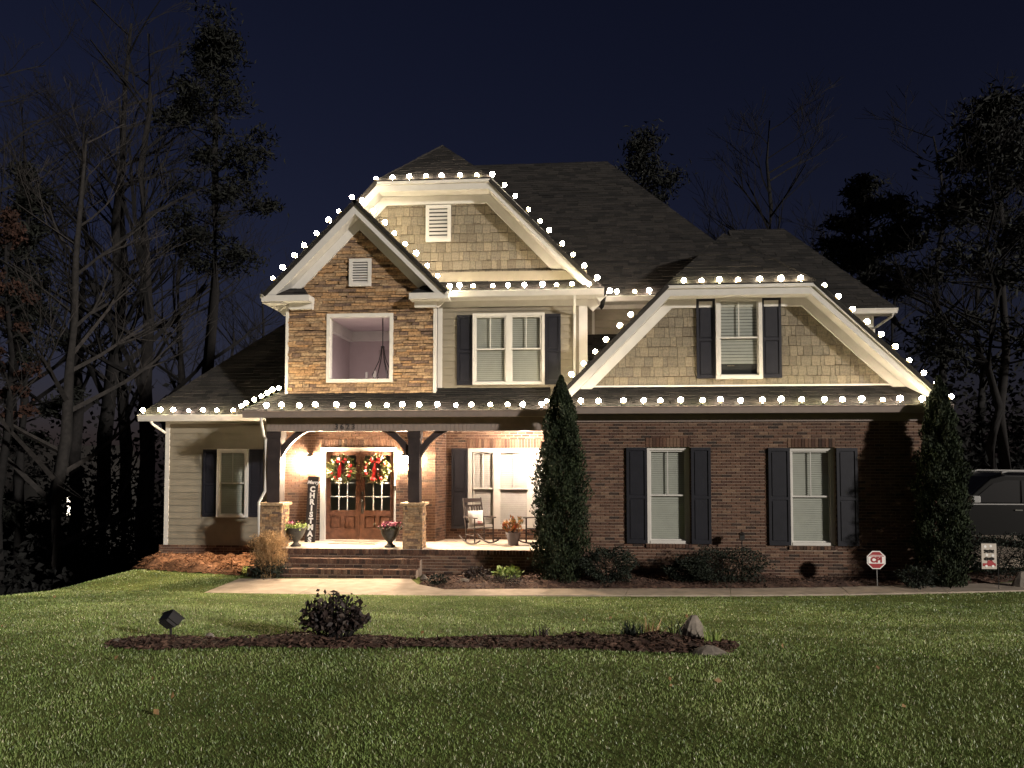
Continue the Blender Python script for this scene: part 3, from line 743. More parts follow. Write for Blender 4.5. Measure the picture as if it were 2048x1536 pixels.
# picture window and the foyer behind it
x0, x1, z0, z1 = picw; c = .085; mb = MB()
mb.box(x0, x0+c, YS-.05, YS+.15, z0, z1); mb.box(x1-c, x1, YS-.05, YS+.15, z0, z1); mb.box(x0+c, x1-c, YS-.05, YS+.15, z1-c, z1); mb.box(x0+c, x1-c, YS-.06, YS+.15, z0, z0+c)
w = part('window', mb, T, house)
mb = MB(); mb.add([(x0+c, YS+.03, z0+c), (x1-c, YS+.03, z0+c), (x1-c, YS+.03, z1-c), (x0+c, YS+.03, z1-c)], [(0, 1, 2, 3)]); part('pane', mb, 'clear_pane', w)
fx0, fx1, fy1, fz0, fz1 = x0-.45, x1+.35, YS+3.4, z0-.45, z1+.12
mb = MB(); mb.box(fx0-.1, fx0, YS+.21, fy1, fz0, fz1); mb.box(fx1, fx1+.1, YS+.21, fy1, fz0, fz1); mb.box(fx0, fx1, fy1, fy1+.1, fz0, fz1)
mb.box(fx0-.1, fx1+.1, YS+.21, fy1+.1, fz1, fz1+.1); mb.box(fx0-.1, fx1+.1, YS+.21, fy1+.1, fz0-.1, fz0)
mb.box(fx0, fx1, YS+.21, YS+.25, fz1-.14, fz1)
fo = part('foyer', mb, 'foyer_wall', house)
part('foyer_opening_panel', MB().box(fx0+.9, fx1-.75, fy1-.06, fy1-.001, fz0, fz1-.55), 'foyer_wall_shaded', fo)  # solid panel; dimness beyond the opening is put into its colour
mb = MB(); mb.box(fx0, fx0+.12, YS+.25, fy1, fz1-.3, fz1-.001); mb.box(fx0, fx1, fy1-.12, fy1-.001, fz1-.28, fz1-.001); mb.box(fx1-.12, fx1, YS+.25, fy1, fz1-.28, fz1-.001)
part('crown_moulding', mb, T, fo)
box_part('wall_trim', fx0+1.62, fx0+1.66, fy1-.1, fy1-.061, fz0, fz1-.55, 'foyer_wall', fo)
# chandelier
YCH = YS+1.25; cx_, cz_ = G(765, 745, YCH)
ch = thing('chandelier', 'dark iron chandelier with curved arms and candle sleeves behind the picture window', 'chandelier', (cx_, YCH, cz_))
zt_ = G(765, 693, YCH)[1]
part('rod', MB().tube([(cx_, YCH, fz1), (cx_, YCH, zt_)], .012, 6), 'dark_metal', ch)
part('collar', MB().lathe([(.02, 0), (.05, .02), (.05, .05), (.02, .07)], (cx_, YCH, zt_-.05)), 'dark_metal', ch)
for i in range(6):
    an = i*math.pi/3+.3; dx_, dy_ = math.cos(an), math.sin(an)
    pts = [(cx_+dx_*r_, YCH+dy_*r_, zt_-h_) for r_, h_ in ((.03, 0), (.05, .2), (.10, .4), (.20, .62), (.27, .78), (.22, .86), (.05, .92))]
    part('arm', MB().tube(pts, .012, 6), 'dark_metal', ch)
    q = MB(); q.lathe([(.028, 0), (.028, .16)], (cx_+dx_*.42, YCH+dy_*.42, zt_-.86), 10); part('candle', q, 'unlit_sleeve_glow', ch)  # faint glow put into the sleeves of an unlit chandelier
    part('candle_arm', MB().tube([(cx_+dx_*.22, YCH+dy_*.22, zt_-.84), (cx_+dx_*.34, YCH+dy_*.34, zt_-.92), (cx_+dx_*.42, YCH+dy_*.42, zt_-.86)], .01, 6), 'dark_metal', ch)
li = bpy.data.lights.new('unseen_foyer_light', 'POINT'); li.energy = FOYER_W; li.color = (1, .87, .80); li.shadow_soft_size = .25  # unseen foyer light added below the sill, separate from the chandelier
lo = bpy.data.objects.new('unseen_foyer_light', li); link(lo, ch, ((fx0+fx1)/2, YS+1.2, picw[2]-.2))

# --- upper siding wall with double window
zue = GZ(582, YU, 1000)+.2
uw = part('siding_wall', MB().box(sx1-.3, xu1, YU+.012, YU+.2, zU-.4, zue+.3), 'siding', house)
laps([(sx1+.02, zU-.05), (xu1, zU-.05), (xu1, zue-.25), (sx1+.02, zue-.25)], YU, uw)
box_part('corner_board', GX(1158, YU, 680), xu1+.01, YU-.035, YU+.15, zU-.1, zue-.1, T)
box_part('corner_board', GX(876, YU, 680), GX(885, YU, 680), YU-.035, YU-.017, zU-.1, zue-.2, T)
usd = part('siding_wall', MB().box(xu1-.15, xu1-.002, YU+.21, 23, zU-1.2, zue+.3), 'siding', house)
uwin = rect(946.5, 1089.5, 628, 770, YU); wq = lambda p: GX(p, YU, 700)
double_hung(*uwin, YU-.115, .07, .02, units=[(wq(952), wq(1012)), (wq(1023), wq(1083))])
for a, b in ((914, 946.5), (1089.5, 1122)): shutter(wq(a)+.004, wq(b)-.004, uwin[2]+.0, uwin[3]-.02, YU-.02)
YUE = 18.1; zg0, zg1 = GZ(590, YUE, 1040), GZ(580, YUE, 1040); xg0, xg1 = GX(893, YUE, 585), GX(1208, YUE, 585)
gutter(xg0, xg1, YUE+.05, zg0-.02, zg1)
box_part('soffit', xg0, xg1, YUE+.06, YU-.036, zg0-.03, zg0-.012, T)
box_part('frieze_board', sx1+.06, xu1, YU-.037, YU-.018, GZ(614, YU, 1000), zg0-.03, T)
# downspout beside the corner
def downspout(pts, r=.035):
    o = part('downspout', MB().tube(pts, r, 8), T, house); return o
dx_ = GX(1149, YU, 700)
downspout([(dx_, YUE+.0, zg0-.03), (dx_, YUE+.05, zg0-.15), (dx_, YU-.08, zg0-.40), (dx_, YU-.08, zU-.02)])
downspout([(xl0+.35, YLE+.0, zl0), (xl0+.38, YLE+.05, zl0-.08), (XW1-.03, YL-.07, zl0-.28), (XW1-.06, YL+.12, zl0-.35), (XW1-.06, YL+.12, -.4)])
dsx = GX(522, YPE, 900)
downspout([(GX(521, YPE), YPE+.0, zpe0), (GX(521, YPE), YPE+.02, zpe0-.10), (GX(527, 17.5), 17.5, zpe0-.42), (GX(531, 17.72), 17.72, zpe0-.5), (GX(531, 17.72), 17.72, GZ(985, 17.7)), (GX(521, 17.55), 17.5, GZ(1008, 17.5)), (GX(520, 17.5), 17.5, .1)])
# central shingled gable with clipped peak
c1, c2, c3 = G(750, 372, YCF), G(985, 358, YCF), G(1214, 590, YCF)
zct = c2[1]; zcb = c3[1]; xcc = (c1[0]+c2[0])/2; xc3 = c3[0]; xc0 = 2*xcc-xc3
rkC = [(xc0, zcb), (c1[0], zct), (c2[0], zct), (xc3, zcb)]
rake_trim(rkC, YCF, YC, .22)
zcg = GZ(557, YC, 1000); gw = offset(rkC, .12)
convC = [(gw[0][0]+(zcg-gw[0][1])+.1, zcg), (gw[3][0]-(zcg-gw[3][1])-.1, zcg), gw[2], gw[1]]
cm = part('shingle_wall', MB().prism(ccw(convC), front(YC), -.2, -.012), 'stone_back', house)
courses('shingle', convC, [], front(YC), cm, **SHG)
box_part('water_table', convC[0][0], convC[1][0], YC-.05, YC-.024, zcg-.01, zcg+.03, T)
vent(852, 902, 411, 484, YC-.025)
roof_plane([(xg0-.3, YUE, zg1+.01), (xg1+.05, YUE, zg1+.01), (xg1-.3, YC, zcg), (xg0-.3, YC, zcg)], 'skirt_roof')
hf = c2[0]-xcc; zr_ = zct+hf; yr_ = YCF+hf
roof_plane([(xc0, 27, zcb+e), (xc0, YCF-.05, zcb+e), (c1[0], YCF-.05, zct+e), (xcc, yr_, zr_+e), (xcc, 27, zr_+e)])
roof_plane([(xc3, YCF-.05, zcb+e), (xc3, 27, zcb+e), (xcc, 27, zr_+e), (xcc, yr_, zr_+e), (c2[0], YCF-.05, zct+e)])
roof_plane([(c1[0], YCF-.05, zct+e), (c2[0], YCF-.05, zct+e), (xcc, yr_, zr_+e)])
# --- main body: wall behind, eave and big roof
YM, YME = 19.95, 19.45
xm0, xm1 = xu1-.05, GX(1500, YM, 600); zm0 = GZ(600, YME, 1250); zm1 = GZ(592, YME, 1250)
mw = part('siding_wall', MB().box(xm0, xm1, YM+.012, YM+.2, 3.8, zm0+.3), 'siding', house)
laps([(xm0+.1, GZ(668, YM, 1230)), (xm1, GZ(668, YM, 1230)), (xm1, zm0), (xm0+.1, zm0)], YM, mw)
box_part('corner_board', GX(1184, YM, 640), GX(1189, YM, 640), YM-.035, YM-.017, GZ(668, YM, 1230), zm0-.2, T)
box_part('frieze_board', GX(1184, YM, 640), xm1, YM-.036, YM-.018, GZ(618, YM, 1240), zm0, T)
gutter(xm0, GX(1500, YME, 600), YME+.05, zm0-.02, zm1)
box_part('soffit', xm0, xm1, YME+.06, YM-.037, zm0-.03, zm0-.012, T)
zlr = GZ(668, YM, 1230)
roof_plane([(xm0-.1, YM-1.1, zlr-.75), (xm1, YM-1.1, zlr-.75), (xm1, YM, zlr), (xm0-.1, YM, zlr)], 'low_roof')
YRI = 25.0; r0, r1 = G(960, 325, YRI), G(1214, 322, YRI); zri = r1[1]
xcr = GX(1572, YME, 590)
roof_plane([(-5.5, YME, zm1+.01), (xcr, YME, zm1+.01), (r1[0], YRI, zri), (-4.5, YRI, zri)])
roof_plane([(xcr, YME, zm1+.01), (xcr, 31, zm1+.01), (r1[0], YRI, zri)])
# rear right section
YQ = 20.6; xq1 = GX(1795, YQ, 615); zq = GZ(617, YQ, 1700); q1 = G(1567, 457, 24.0)
roof_plane([(5.0, YQ, zq), (xq1, YQ, zq), (q1[0], 24.0, q1[1]), (5.0, 24.0, q1[1])])
roof_plane([(xq1, YQ, zq), (xq1, 28, zq), (q1[0], 24.0, q1[1])])
gutter(6.0, xq1, YQ+.05, zq-.14, zq-.01)
xqw = GX(1745, 21.0, 640)
box_part('soffit', 6.0, xq1-.03, YQ+.06, 21.0, zq-.15, zq-.13, T)
box_part('siding_wall', 6.0, xqw, 21.0, 21.2, 3.0, zq-.151, 'siding')
box_part('siding_wall', xqw-.15, xqw-.001, 21.21, 27, 3.0, zq-.151, 'siding')
box_part('frieze_board', 6.0, xqw+.02, 20.97, 20.999, zq-.45, zq-.152, T)
downspout([(xq1-.12, YQ+.0, zq-.14), (xq1-.13, YQ+.05, zq-.22), (xqw+.12, 20.95, zq-.42), (xqw+.06, 21.1, zq-.48), (xqw+.06, 21.1, 3.2)])
downspout([(xe1-.12, YE+.0, zE), (xe1-.12, YE+.06, zE-.08), (XR+.08, YR+.1, zE-.30), (XR+.08, YR+.1, .3)])
# back of the house, so that it is closed
part('rear_wall', MB().box(XW1, XR-.2, 27.0, 27.2, -1, 6.9), 'siding', house)
flush('brick', 'brick', 'brickwork'); flush('stone', 'stone', 'stonework'); flush('shingle', 'wall_shingle', 'shingle_courses'); flush('roof_shingle', 'roof_tile', 'roof_courses')

# ------------------------------------------------------------------ porch lamps
def lantern(u, v, label):
    x, z = G(u, v, YD-.14); o = thing('wall_lantern', label, 'lantern', (x, YD, z-.2), group='lanterns flanking the front door'); y = YD-.14
    part('back_plate', MB().box(x-.055, x+.055, YD-.03, YD-.004, z-.12, z+.2), 'dark_metal', o)
    part('arm', MB().tube([(x, YD-.03, z+.16), (x, YD-.09, z+.23), (x, y, z+.20)], .012, 6), 'dark_metal', o)
    part('cap', MB().lathe([(.10, z+.13), (.07, z+.17), (.02, z+.20)], (x, y, 0), 10), 'dark_metal', o)
    part('base', MB().lathe([(.03, z-.17), (.065, z-.13)], (x, y, 0), 10), 'dark_metal', o)
    part('glass_globe', MB().lathe([(.055, z-.125), (.075, z-.02), (.08, z+.12)], (x, y, 0), 12), 'lantern_glow', o, True)
lantern(617, 924, 'glowing wall lantern on the brick beside the tall sign')
lantern(809, 922, 'glowing wall lantern on the brick behind the right porch post')
x, y, z = GX(1050, 18.95), 18.95, ZPC+.12
o = thing('ceiling_light', 'round glowing light under the porch ceiling above the rocking chairs', 'ceiling light', (x, y, z))
part('rim', MB().lathe([(.17, -.03), (.18, 0)], (x, y, z-.002), 20), 'white_trim', o)
part('dome', MB().lathe([(.03, -.10), (.10, -.085), (.15, -.032)], (x, y, z-.002), 20), 'dome_glow', o, True)
l = bpy.data.lights.new('porch_light', 'POINT'); l.energy = PORCH_W; l.color = (1, .80, .62); l.shadow_soft_size = .08
link(bpy.data.objects.new('porch_light', l), o, (x, y, z-.22))

# ------------------------------------------------------------------ strings of bulbs along the roof edges
bulb_me = []
for i in range(4):
    q = MB(); q.lathe([(.018, .035), (.030, .048), (.042, .066), (.048, .088), (.049, .103), (.041, .126), (.022, .141), (.005, .145)], sides=10)
    me_ = q.mesh('bulb', 'bulb_glow%d' % i, True); me_.materials.append(M['bulb_neck'])
    me_.polygons.foreach_set('material_index', [1 if k < 20 else 0 for k in range(len(me_.polygons))]); bulb_me.append(me_)
q = MB(); q.lathe([(.020, -.01), (.022, .036)], sides=6); socket_me = q.mesh('socket', 'cord_green')
def string(label, pts, out):
    """pts: world positions of the sockets; out: the way the bulbs point"""
    o = thing('light_string', label, 'string lights', pts[0], group='strings of warm bulbs on the roof edges')
    P = [Vector(p) for p in pts]; cord = []; st_ = (P[1]-P[0])
    P = [p+st_*random.uniform(-.10, .10) for p in P]
    for i, p in enumerate(P):
        cord.append(p)
        if i < len(P)-1: cord.append((p+P[i+1])/2-Vector((0, 0, .012)))
    part('cord', MB().tube(cord, .009, 4), 'cord_green', o)
    for p in P:
        sc_ = random.uniform(.95, 1.3)
        d = (Vector(out)+Vector((random.uniform(-.22, .22), random.uniform(-.15, .05), random.uniform(-.05, .1)))).normalized()
        rot = d.to_track_quat('Z', 'Y').to_euler()
        b = link(bpy.data.objects.new('bulb', random.choice(bulb_me)), o, p, rot, (sc_, sc_, sc_))
        link(bpy.data.objects.new('socket', socket_me), b, p, rot)
def run(pix, Y): return [(G(u, v, Y)[0], Y, G(u, v, Y)[1]) for u, v in pix]
def lerp(a, b, n): return [(a[0]+(b[0]-a[0])*i/(n-1), a[1]+(b[1]-a[1])*i/(n-1)) for i in range(n)]
DN = 7   # the socket sits a little below the bulb's centre
eave = lambda us, Y, z: [(GX(u, Y), Y, z) for u in us]
string('short row of bulbs on the gutter of the low left wing', eave((286, 316, 341, 372, 402, 433, 464), YLE-.03, zl1+.01), (0, 0, 1))
hip = [(xpe0+(hx-.02-xpe0)*t_, YPE+(YU-YPE)*t_, zpe1+(zU-zpe1)*t_+.02) for t_ in (.02, .12, .28, .43, .56, .68, .82)]
string('short row of bulbs climbing the left hip of the porch roof', hip, (-.3, -.3, 1))
string('row of bulbs along the porch gutter above the house number', eave([530+i*34.55 for i in range(17)], YPE-.03, zpe1+.012), (0, 0, 1))
def along(a, b, n, y, off=.0, t0=0, t1=1):
    return [(a[0]+(b[0]-a[0])*t_, y, a[1]+(b[1]-a[1])*t_) for t_ in [t0+(t1-t0)*i/(n-1) for i in range(n)]]
s2 = .7071
string('bulbs up the left slope of the stone gable', along(rkS[0], rkS[1], 8, YSF-.02, 0, .13, .985), (-s2, 0, s2))
string('bulbs down the right slope of the stone gable', along(rkS[1], rkS[2], 9, YSF-.02, 0, .05, .98), (s2, 0, s2))
string('bulbs across the clipped top of the central shingled gable', along(rkC[1], rkC[2], 8, YCF-.02), (0, 0, 1))
string('bulbs down the right slope of the central shingled gable', along(rkC[2], rkC[3], 10, YCF-.02, 0, .09, .985), (s2, 0, s2))
string('bulbs along the upper gutter above the double window', eave([916+i*33 for i in range(9)], YUE-.03, zg1+.01), (0, 0, 1))
string('three bulbs on the recessed gutter between the two shingled gables', eave((1237, 1268, 1302), YME-.03, zm1+.01), (0, 0, 1))
string('bulbs down the left slope of the wide gable over the brick wing', along(rk[1], rk[0], 8, YRF-.02, 0, .26, .97), (-s2, 0, s2))
string('bulbs across the clipped top of the wide gable over the brick wing', along(rk[1], rk[2], 7, YRF-.02, 0, .11, .90), (0, 0, 1))
string('bulbs down the right slope of the wide gable over the brick wing', along(rk[2], rk[3], 10, YRF-.02, 0, .04, .96), (s2, 0, s2))
string('long row of bulbs along the gutter of the brick wing', eave([1162+i*40.3 for i in range(18)], YE-.03, zGt+.012), (0, 0, 1))

# ------------------------------------------------------------------ things on the porch
def ico(mb, c, r, k=8): mb.lathe([(r*math.sin(math.pi*i/k)+1e-4, -r*math.cos(math.pi*i/k)) for i in range(k+1)], c, k)
def wreath(u, v, label):
    Y = YD-.02; x, z = G(u, v, Y); o = thing('wreath', label, 'wreath', (x, Y, z-.38), group='wreaths on the double door')
    n = 620; a = np.random.rand(n)*6.2832; rr = .27+np.random.normal(0, .055, n); P = np.stack([x+np.cos(a)*rr, Y-.05+np.random.normal(0, .03, n), z+np.sin(a)*rr], 1)
    link(bpy.data.objects.new('greenery', leaf_mesh('greenery', 'wreath_green', P, .11, asp=.4, dirs=np.stack([np.cos(a), -.3+0*a, np.sin(a)], 1))), o)
    part('hoop', MB().tube([(x+math.cos(i*.2618)*.27, Y-.015, z+math.sin(i*.2618)*.27) for i in range(25)], .02, 5), 'bark', o)
    q = MB(); bx_, bz_ = x+.0, z+.20
    for s in (-1, 1):
        q.add([(bx_, Y-.11, bz_), (bx_+s*.10, Y-.14, bz_+.07), (bx_+s*.14, Y-.10, bz_), (bx_+s*.09, Y-.14, bz_-.05)], [(0, 1, 2, 3)])
        q.add([(bx_, Y-.11, bz_), (bx_+s*.03+.05, Y-.11, bz_-.20), (bx_+s*.05+.04, Y-.09, bz_-.42), (bx_+s*.09, Y-.10, bz_-.40), (bx_+s*.08, Y-.12, bz_-.2)], [(0, 1, 2, 3, 4)])
    part('bow', q, 'red_ribbon', o)
    for i in range(14):
        an = random.random()*6.28; q = MB(); ico(q, (x+math.cos(an)*.27, Y-.10, z+math.sin(an)*.27), random.uniform(.028, .055), 6)
        part('bauble', q, random.choice(('red_ribbon', 'red_ribbon', 'sign_white')), o, True)
wreath(684, 938, 'Christmas wreath with red bow on the door leaf beside the tall sign')
wreath(753, 938, 'Christmas wreath with red bow on the door leaf that has the handle')
# tall sign
sx_, sz_ = G(622, 1086, 18.95); sw_, sh_ = .27, GZ(953, 18.9, 622)-FLOOR; tl = R(4)
o = thing('christmas_sign', 'tall dark board lettered Merry CHRISTMAS leaning beside the front door', 'sign', (sx_, 18.84, FLOOR))
Rt = Matrix.Rotation(-tl, 4, 'X') @ Matrix.Rotation(R(1.5), 4, 'Y'); base = Vector((sx_, 18.84, FLOOR))
def on_sign(x, y, z): return base+Rt @ Vector((x, y, z))
mb = MB(); mb.box(-sw_/2, sw_/2, 0, .03, 0, sh_)
mb.v = [tuple(on_sign(*p)) for p in mb.v]; part('board', mb, 'sign_black', o)
rot = (Rt @ Matrix.Rotation(R(90), 4, 'X')).to_euler()
for i, chx in enumerate('CHRISTMAS'):
    text_part('letter', chx, .185, 'sign_white', o, on_sign(0, -.006, sh_-.33-i*.162), rot, .003, .010)
text_part('letter', 'Merry', .125, 'sign_white', o, on_sign(0, -.006, sh_-.15), rot, .003, .004, .35)
# urns
def urn(u, label, flower):
    Y = 18.0; x = GX(u, Y, 1075); o = thing('urn_planter', label, 'planter', (x, Y, FLOOR), group='urns on the porch')
    prof = [(.13, 0), (.135, .03), (.09, .06), (.06, .09), (.065, .13), (.12, .18), (.18, .26), (.215, .35), (.225, .41), (.25, .43), (.25, .455), (.22, .455), (.20, .42)]
    part('bowl', MB().lathe(prof, (x, Y, FLOOR), 20), 'urn_stone', o, True)
    n = 240; P = np.random.normal(size=(n, 3))*np.array([.13, .13, .035])+np.array([x, Y, FLOOR+.49])
    link(bpy.data.objects.new('foliage', leaf_mesh('foliage', 'lime_leaf' if not flower else 'arborvitae', P, .07)), o)
    n = 130 if flower else 30; P = np.random.normal(size=(n, 3))*np.array([.10, .10, .035])+np.array([x-(0 if flower else .1), Y-.03, FLOOR+.55])
    link(bpy.data.objects.new('blossom', leaf_mesh('blossom', 'pink_petal', P, .055, asp=.9)), o)
urn(592, 'stone urn with trailing greens beside the left porch pier', False)
urn(780, 'stone urn full of pink flowers beside the right porch pier', True)
# door mat
mx0, mx1 = GX(664, 18.8, 1087), GX(757, 18.8, 1087)
o = thing('door_mat', 'woven mat with dark stripes before the double door', 'mat', ((mx0+mx1)/2, 18.8, FLOOR))
part('mat', MB().box(mx0, mx1, 18.45, 18.98, FLOOR+.002, FLOOR+.016), 'mat_weave', o)
for yy in (18.50, 18.62, 18.80, 18.92): part('stripe', MB().box(mx0+.03, mx1-.03, yy-.02, yy+.02, FLOOR+.0165, FLOOR+.019), 'mat_dark', o)
# rocking chairs
def rocking_chair(x, y, rz, label):
    o = thing('rocking_chair', label, 'rocking chair', (x, y, FLOOR), rz, 'dark rocking chairs on the porch')
    def p(name, mb): return part(name, mb, 'post_wood', o, world=False)
    W = .27
    for s in (-1, 1):
        p('rocker', MB().tube([(s*W, -.50+i*.1, .03+.16*((i-4.5)/5.5)**2) for i in range(11)], .022, 6))
        p('front_leg', MB().tube([(s*W, -.25, .06), (s*W, -.25, .66)], .02, 6))
        p('back_post', MB().tube([(s*W, .18, .06), (s*W, .18, .42), (s*(W-.01), .34, 1.14)], .021, 6))
        p('armrest', MB().box(s*W-.045, s*W+.045, -.32, .24, .66, .685))
        p('stretcher', MB().tube([(s*W, -.25, .24), (s*W, .18, .24)], .012, 6))
    p('stretcher', MB().tube([(-W, -.25, .28), (W, -.25, .28)], .012, 6)); p('stretcher', MB().tube([(-W, .18, .28), (W, .18, .28)], .012, 6))
    for i in range(9): p('seat_slat', MB().box(-W+.01, W-.01, -.27+i*.053, -.23+i*.053, .405-.004*i, .425-.004*i))
    for z, h in ((1.03, .10), (.52, .06), (.92, .05)):
        yy = .18+.16*(z-.42)/.72
        p('back_rail', MB().box(-W, W, yy, yy+.022, z, z+h))
    for i in range(6):
        xx = -.2+i*.08
        q = MB(); q.add([(xx-.02, .205, .55), (xx+.02, .205, .55), (xx+.02, .305, .95), (xx-.02, .305, .95), (xx-.02, .22, .55), (xx+.02, .22, .55), (xx+.02, .32, .95), (xx-.02, .32, .95)], [(0, 1, 2, 3), (7, 6, 5, 4), (0, 4, 5, 1), (1, 5, 6, 2), (2, 6, 7, 3), (3, 7, 4, 0)])
        p('back_slat', q)
    return o
cx1 = GX(957, 18.75, 1075); rz1 = R(38)
rocking_chair(cx1, 18.8, rz1, 'dark wooden rocking chair holding a white pillow')
cx2 = GX(1082, 18.65, 1075)
rocking_chair(cx2, 18.65, R(-48), 'dark wooden rocking chair beside the potted croton, half behind the tall evergreen')
# pillow
pl = thing('throw_pillow', 'white throw pillow with red print leaning in the rocking chair', 'pillow', (cx1, 18.8, FLOOR+.43), rz1)
mb = MB(); n = 9; grid = []
for sgn in (-1, 1):
    for j in range(n):
        for i in range(n):
            a, b = i/(n-1)*2-1, j/(n-1)*2-1
            th = .075*max(0, (1-a**4)*(1-b**4))**.6; pin = 1-.10*(1-abs(a*b))*(abs(a)**3+abs(b)**3)/2
            grid.append((a*.22*pin, .10+.10*(b+1)/2*.7+sgn*th*-1*.98*-1 if sgn > 0 else .10+.10*(b+1)/2*.7-th, .20+b*.20*pin+.0))
fs = []
for sgn in range(2):
    for j in range(n-1):
        for i in range(n-1):
            a = sgn*n*n+j*n+i; fs.append((a, a+1, a+n+1, a+n) if sgn == 0 else (a+n, a+n+1, a+1, a))
mb.add(grid, fs, .5); part('cushion', mb, 'pillow_cloth', pl, True, world=False)
for i, (a, b, w_) in enumerate(((.02, .10, .07), (.09, .10, .05), (.05, .06, .10))):
    part('print', MB().box(a-w_/2, a+w_/2, .028, .034, .02+b, .038+b), 'red_ribbon', pl, world=False)
# potted croton
px2 = GX(1027, 18.7, 1075)
o = thing('potted_plant', 'grey pot with red and orange croton between the rocking chairs', 'plant', (px2, 18.6, FLOOR))
part('pot', MB().lathe([(.125, 0), (.165, .27), (.185, .27), (.19, .32), (.16, .32), (.15, .28)], (px2, 18.6, FLOOR), 18), 'grey_pot', o)
st = MB(); P = []; D_ = []
for i in range(9):
    a = i*.7; tipp = (px2+math.cos(a)*random.uniform(.08, .2), 18.6+math.sin(a)*.15, FLOOR+random.uniform(.5, .74)); st.tube([(px2, 18.6, FLOOR+.28), tipp], .006, 4)
    for k in range(26): P.append((tipp[0]+random.gauss(0, .035), tipp[1]+random.gauss(0, .035), tipp[2]-random.random()*.22)); D_.append((math.cos(a)*.5, math.sin(a)*.5, 1))
part('stem', st, 'bark', o); link(bpy.data.objects.new('foliage', leaf_mesh('foliage', 'croton', P, .11, asp=.35, dirs=D_)), o)

# ------------------------------------------------------------------ evergreens, shrubs, beds
def conifer(u, vtop, Y, wpx, label, tip=None):
    x, zt = G(u, vtop, Y); z0 = .05; H = zt-z0; rad = wpx*Y/FPX/2
    o = thing('arborvitae', label, 'evergreen', (x, Y, z0))
    part('trunk', MB().tube([(x, Y, z0-.1), (x, Y, z0+H*.8)], [.06, .015], 7), 'bark', o)
    n = 42000; t = np.random.rand(n)**.9; a = np.random.rand(n)*6.2832
    prof = rad*np.interp(t, [0, .08, .3, .6, .8, .93, 1], [.80, .95, 1, .82, .52, .24, .03])
    ph = x*1.7; lump = 1+.15*np.sin(a*4+t*17+ph)+.11*np.sin(a*7-t*29+ph*2)+.09*np.sin(a*3+t*47+ph*3)+.07*np.sin(a*13+t*71)
    r = prof*lump*np.sqrt(np.random.uniform(.12, 1.06, n))
    P = np.stack([x+np.cos(a)*r, Y+np.sin(a)*r, z0+t*H], 1)
    D = np.stack([np.cos(a)*.5, np.sin(a)*.5, np.ones(n)], 1)
    link(bpy.data.objects.new('crown', leaf_mesh('crown', 'arborvitae', P, .062, np.clip(np.random.rand(n)*.9, 0, 1), .5, 0, D)), o)
conifer(1122, 752, 16.75, 104, 'tall narrow evergreen at the porch end of the brick wing')
conifer(1877, 752, 16.9, 92, 'tall narrow evergreen at the far corner of the brick wing by the driveway')
def shrub(name, label, cat, u, v, wpx, hpx, mat='boxwood', n=6500, ls=.045, Y=None, flat=1.0, group=None):
    if Y is None: x, Y, z = GT(u, v)
    else: x = GX(u, Y, v); z = terrain(x, Y)
    w, h = wpx*Y/FPX/2, hpx*Y/FPX; o = thing(name, label, cat, (x, Y, z), group=group)
    st = MB()
    for i in range(7):
        a = i*.9; st.tube([(x, Y, z-.05), (x+math.cos(a)*w*.3, Y+math.sin(a)*w*.25, z+h*.45), (x+math.cos(a)*w*.6, Y+math.sin(a)*w*.5, z+h*.8)], [.014, .01, .004], 4)
    part('stem', st, 'bark', o)
    d = np.random.normal(size=(n, 3)); d /= np.linalg.norm(d, axis=1)[:, None]
    lump = 1+.14*np.sin(d[:, 0]*7+d[:, 2]*5)+.10*np.sin(d[:, 1]*11+d[:, 0]*9+2)
    rr = (np.random.uniform(.25, 1, n)**.4*lump)[:, None]
    P = d*rr*np.array([w, w*.8*flat, h/2])+np.array([x, Y, z+h*.52]); P[:, 2] = np.maximum(P[:, 2], z+.02)
    link(bpy.data.objects.new('foliage', leaf_mesh('foliage', mat, P, ls, dirs=d)), o)
    return o
shrub('boxwood', 'round dark boxwood tucked beside the tall evergreen at the porch end', 'shrub', 1215, 1156, 112, 72, Y=16.6)
shrub('boxwood', 'wide dark boxwood below the wall between the two brick wing windows', 'shrub', 1447, 1156, 170, 72, Y=16.75)
shrub('boxwood', 'low dark shrub beside the wide boxwood under the first brick wing window', 'shrub', 1375, 1152, 90, 44, Y=16.85)
shrub('boxwood', 'dark hedge shrub behind the garden flag by the driveway', 'shrub', 1992, 1140, 170, 82, Y=17.9)
shrub('boxwood', 'small dark shrub beside the octagon yard sign', 'shrub', 1832, 1152, 70, 46, Y=16.5, n=1200)
shrub('low_shrub', 'lime green spiky plant in the bed before the porch', 'shrub', 1013, 1148, 58, 27, 'lime_leaf', 260, .12, Y=16.9)
shrub('low_shrub', 'small dark leafy plant in the bed next to the lime green plant', 'shrub', 952, 1158, 56, 30, 'dark_leaf', 330, .07, Y=16.7)
shrub('low_shrub', 'small dark plant in the bed near the porch steps', 'shrub', 876, 1167, 44, 22, 'boxwood', 260, .06, Y=16.2)
shrub('low_shrub', 'low brown plant in front of the lime green plant in the bed', 'shrub', 1010, 1166, 70, 22, 'dark_leaf', 300, .06, Y=16.2)
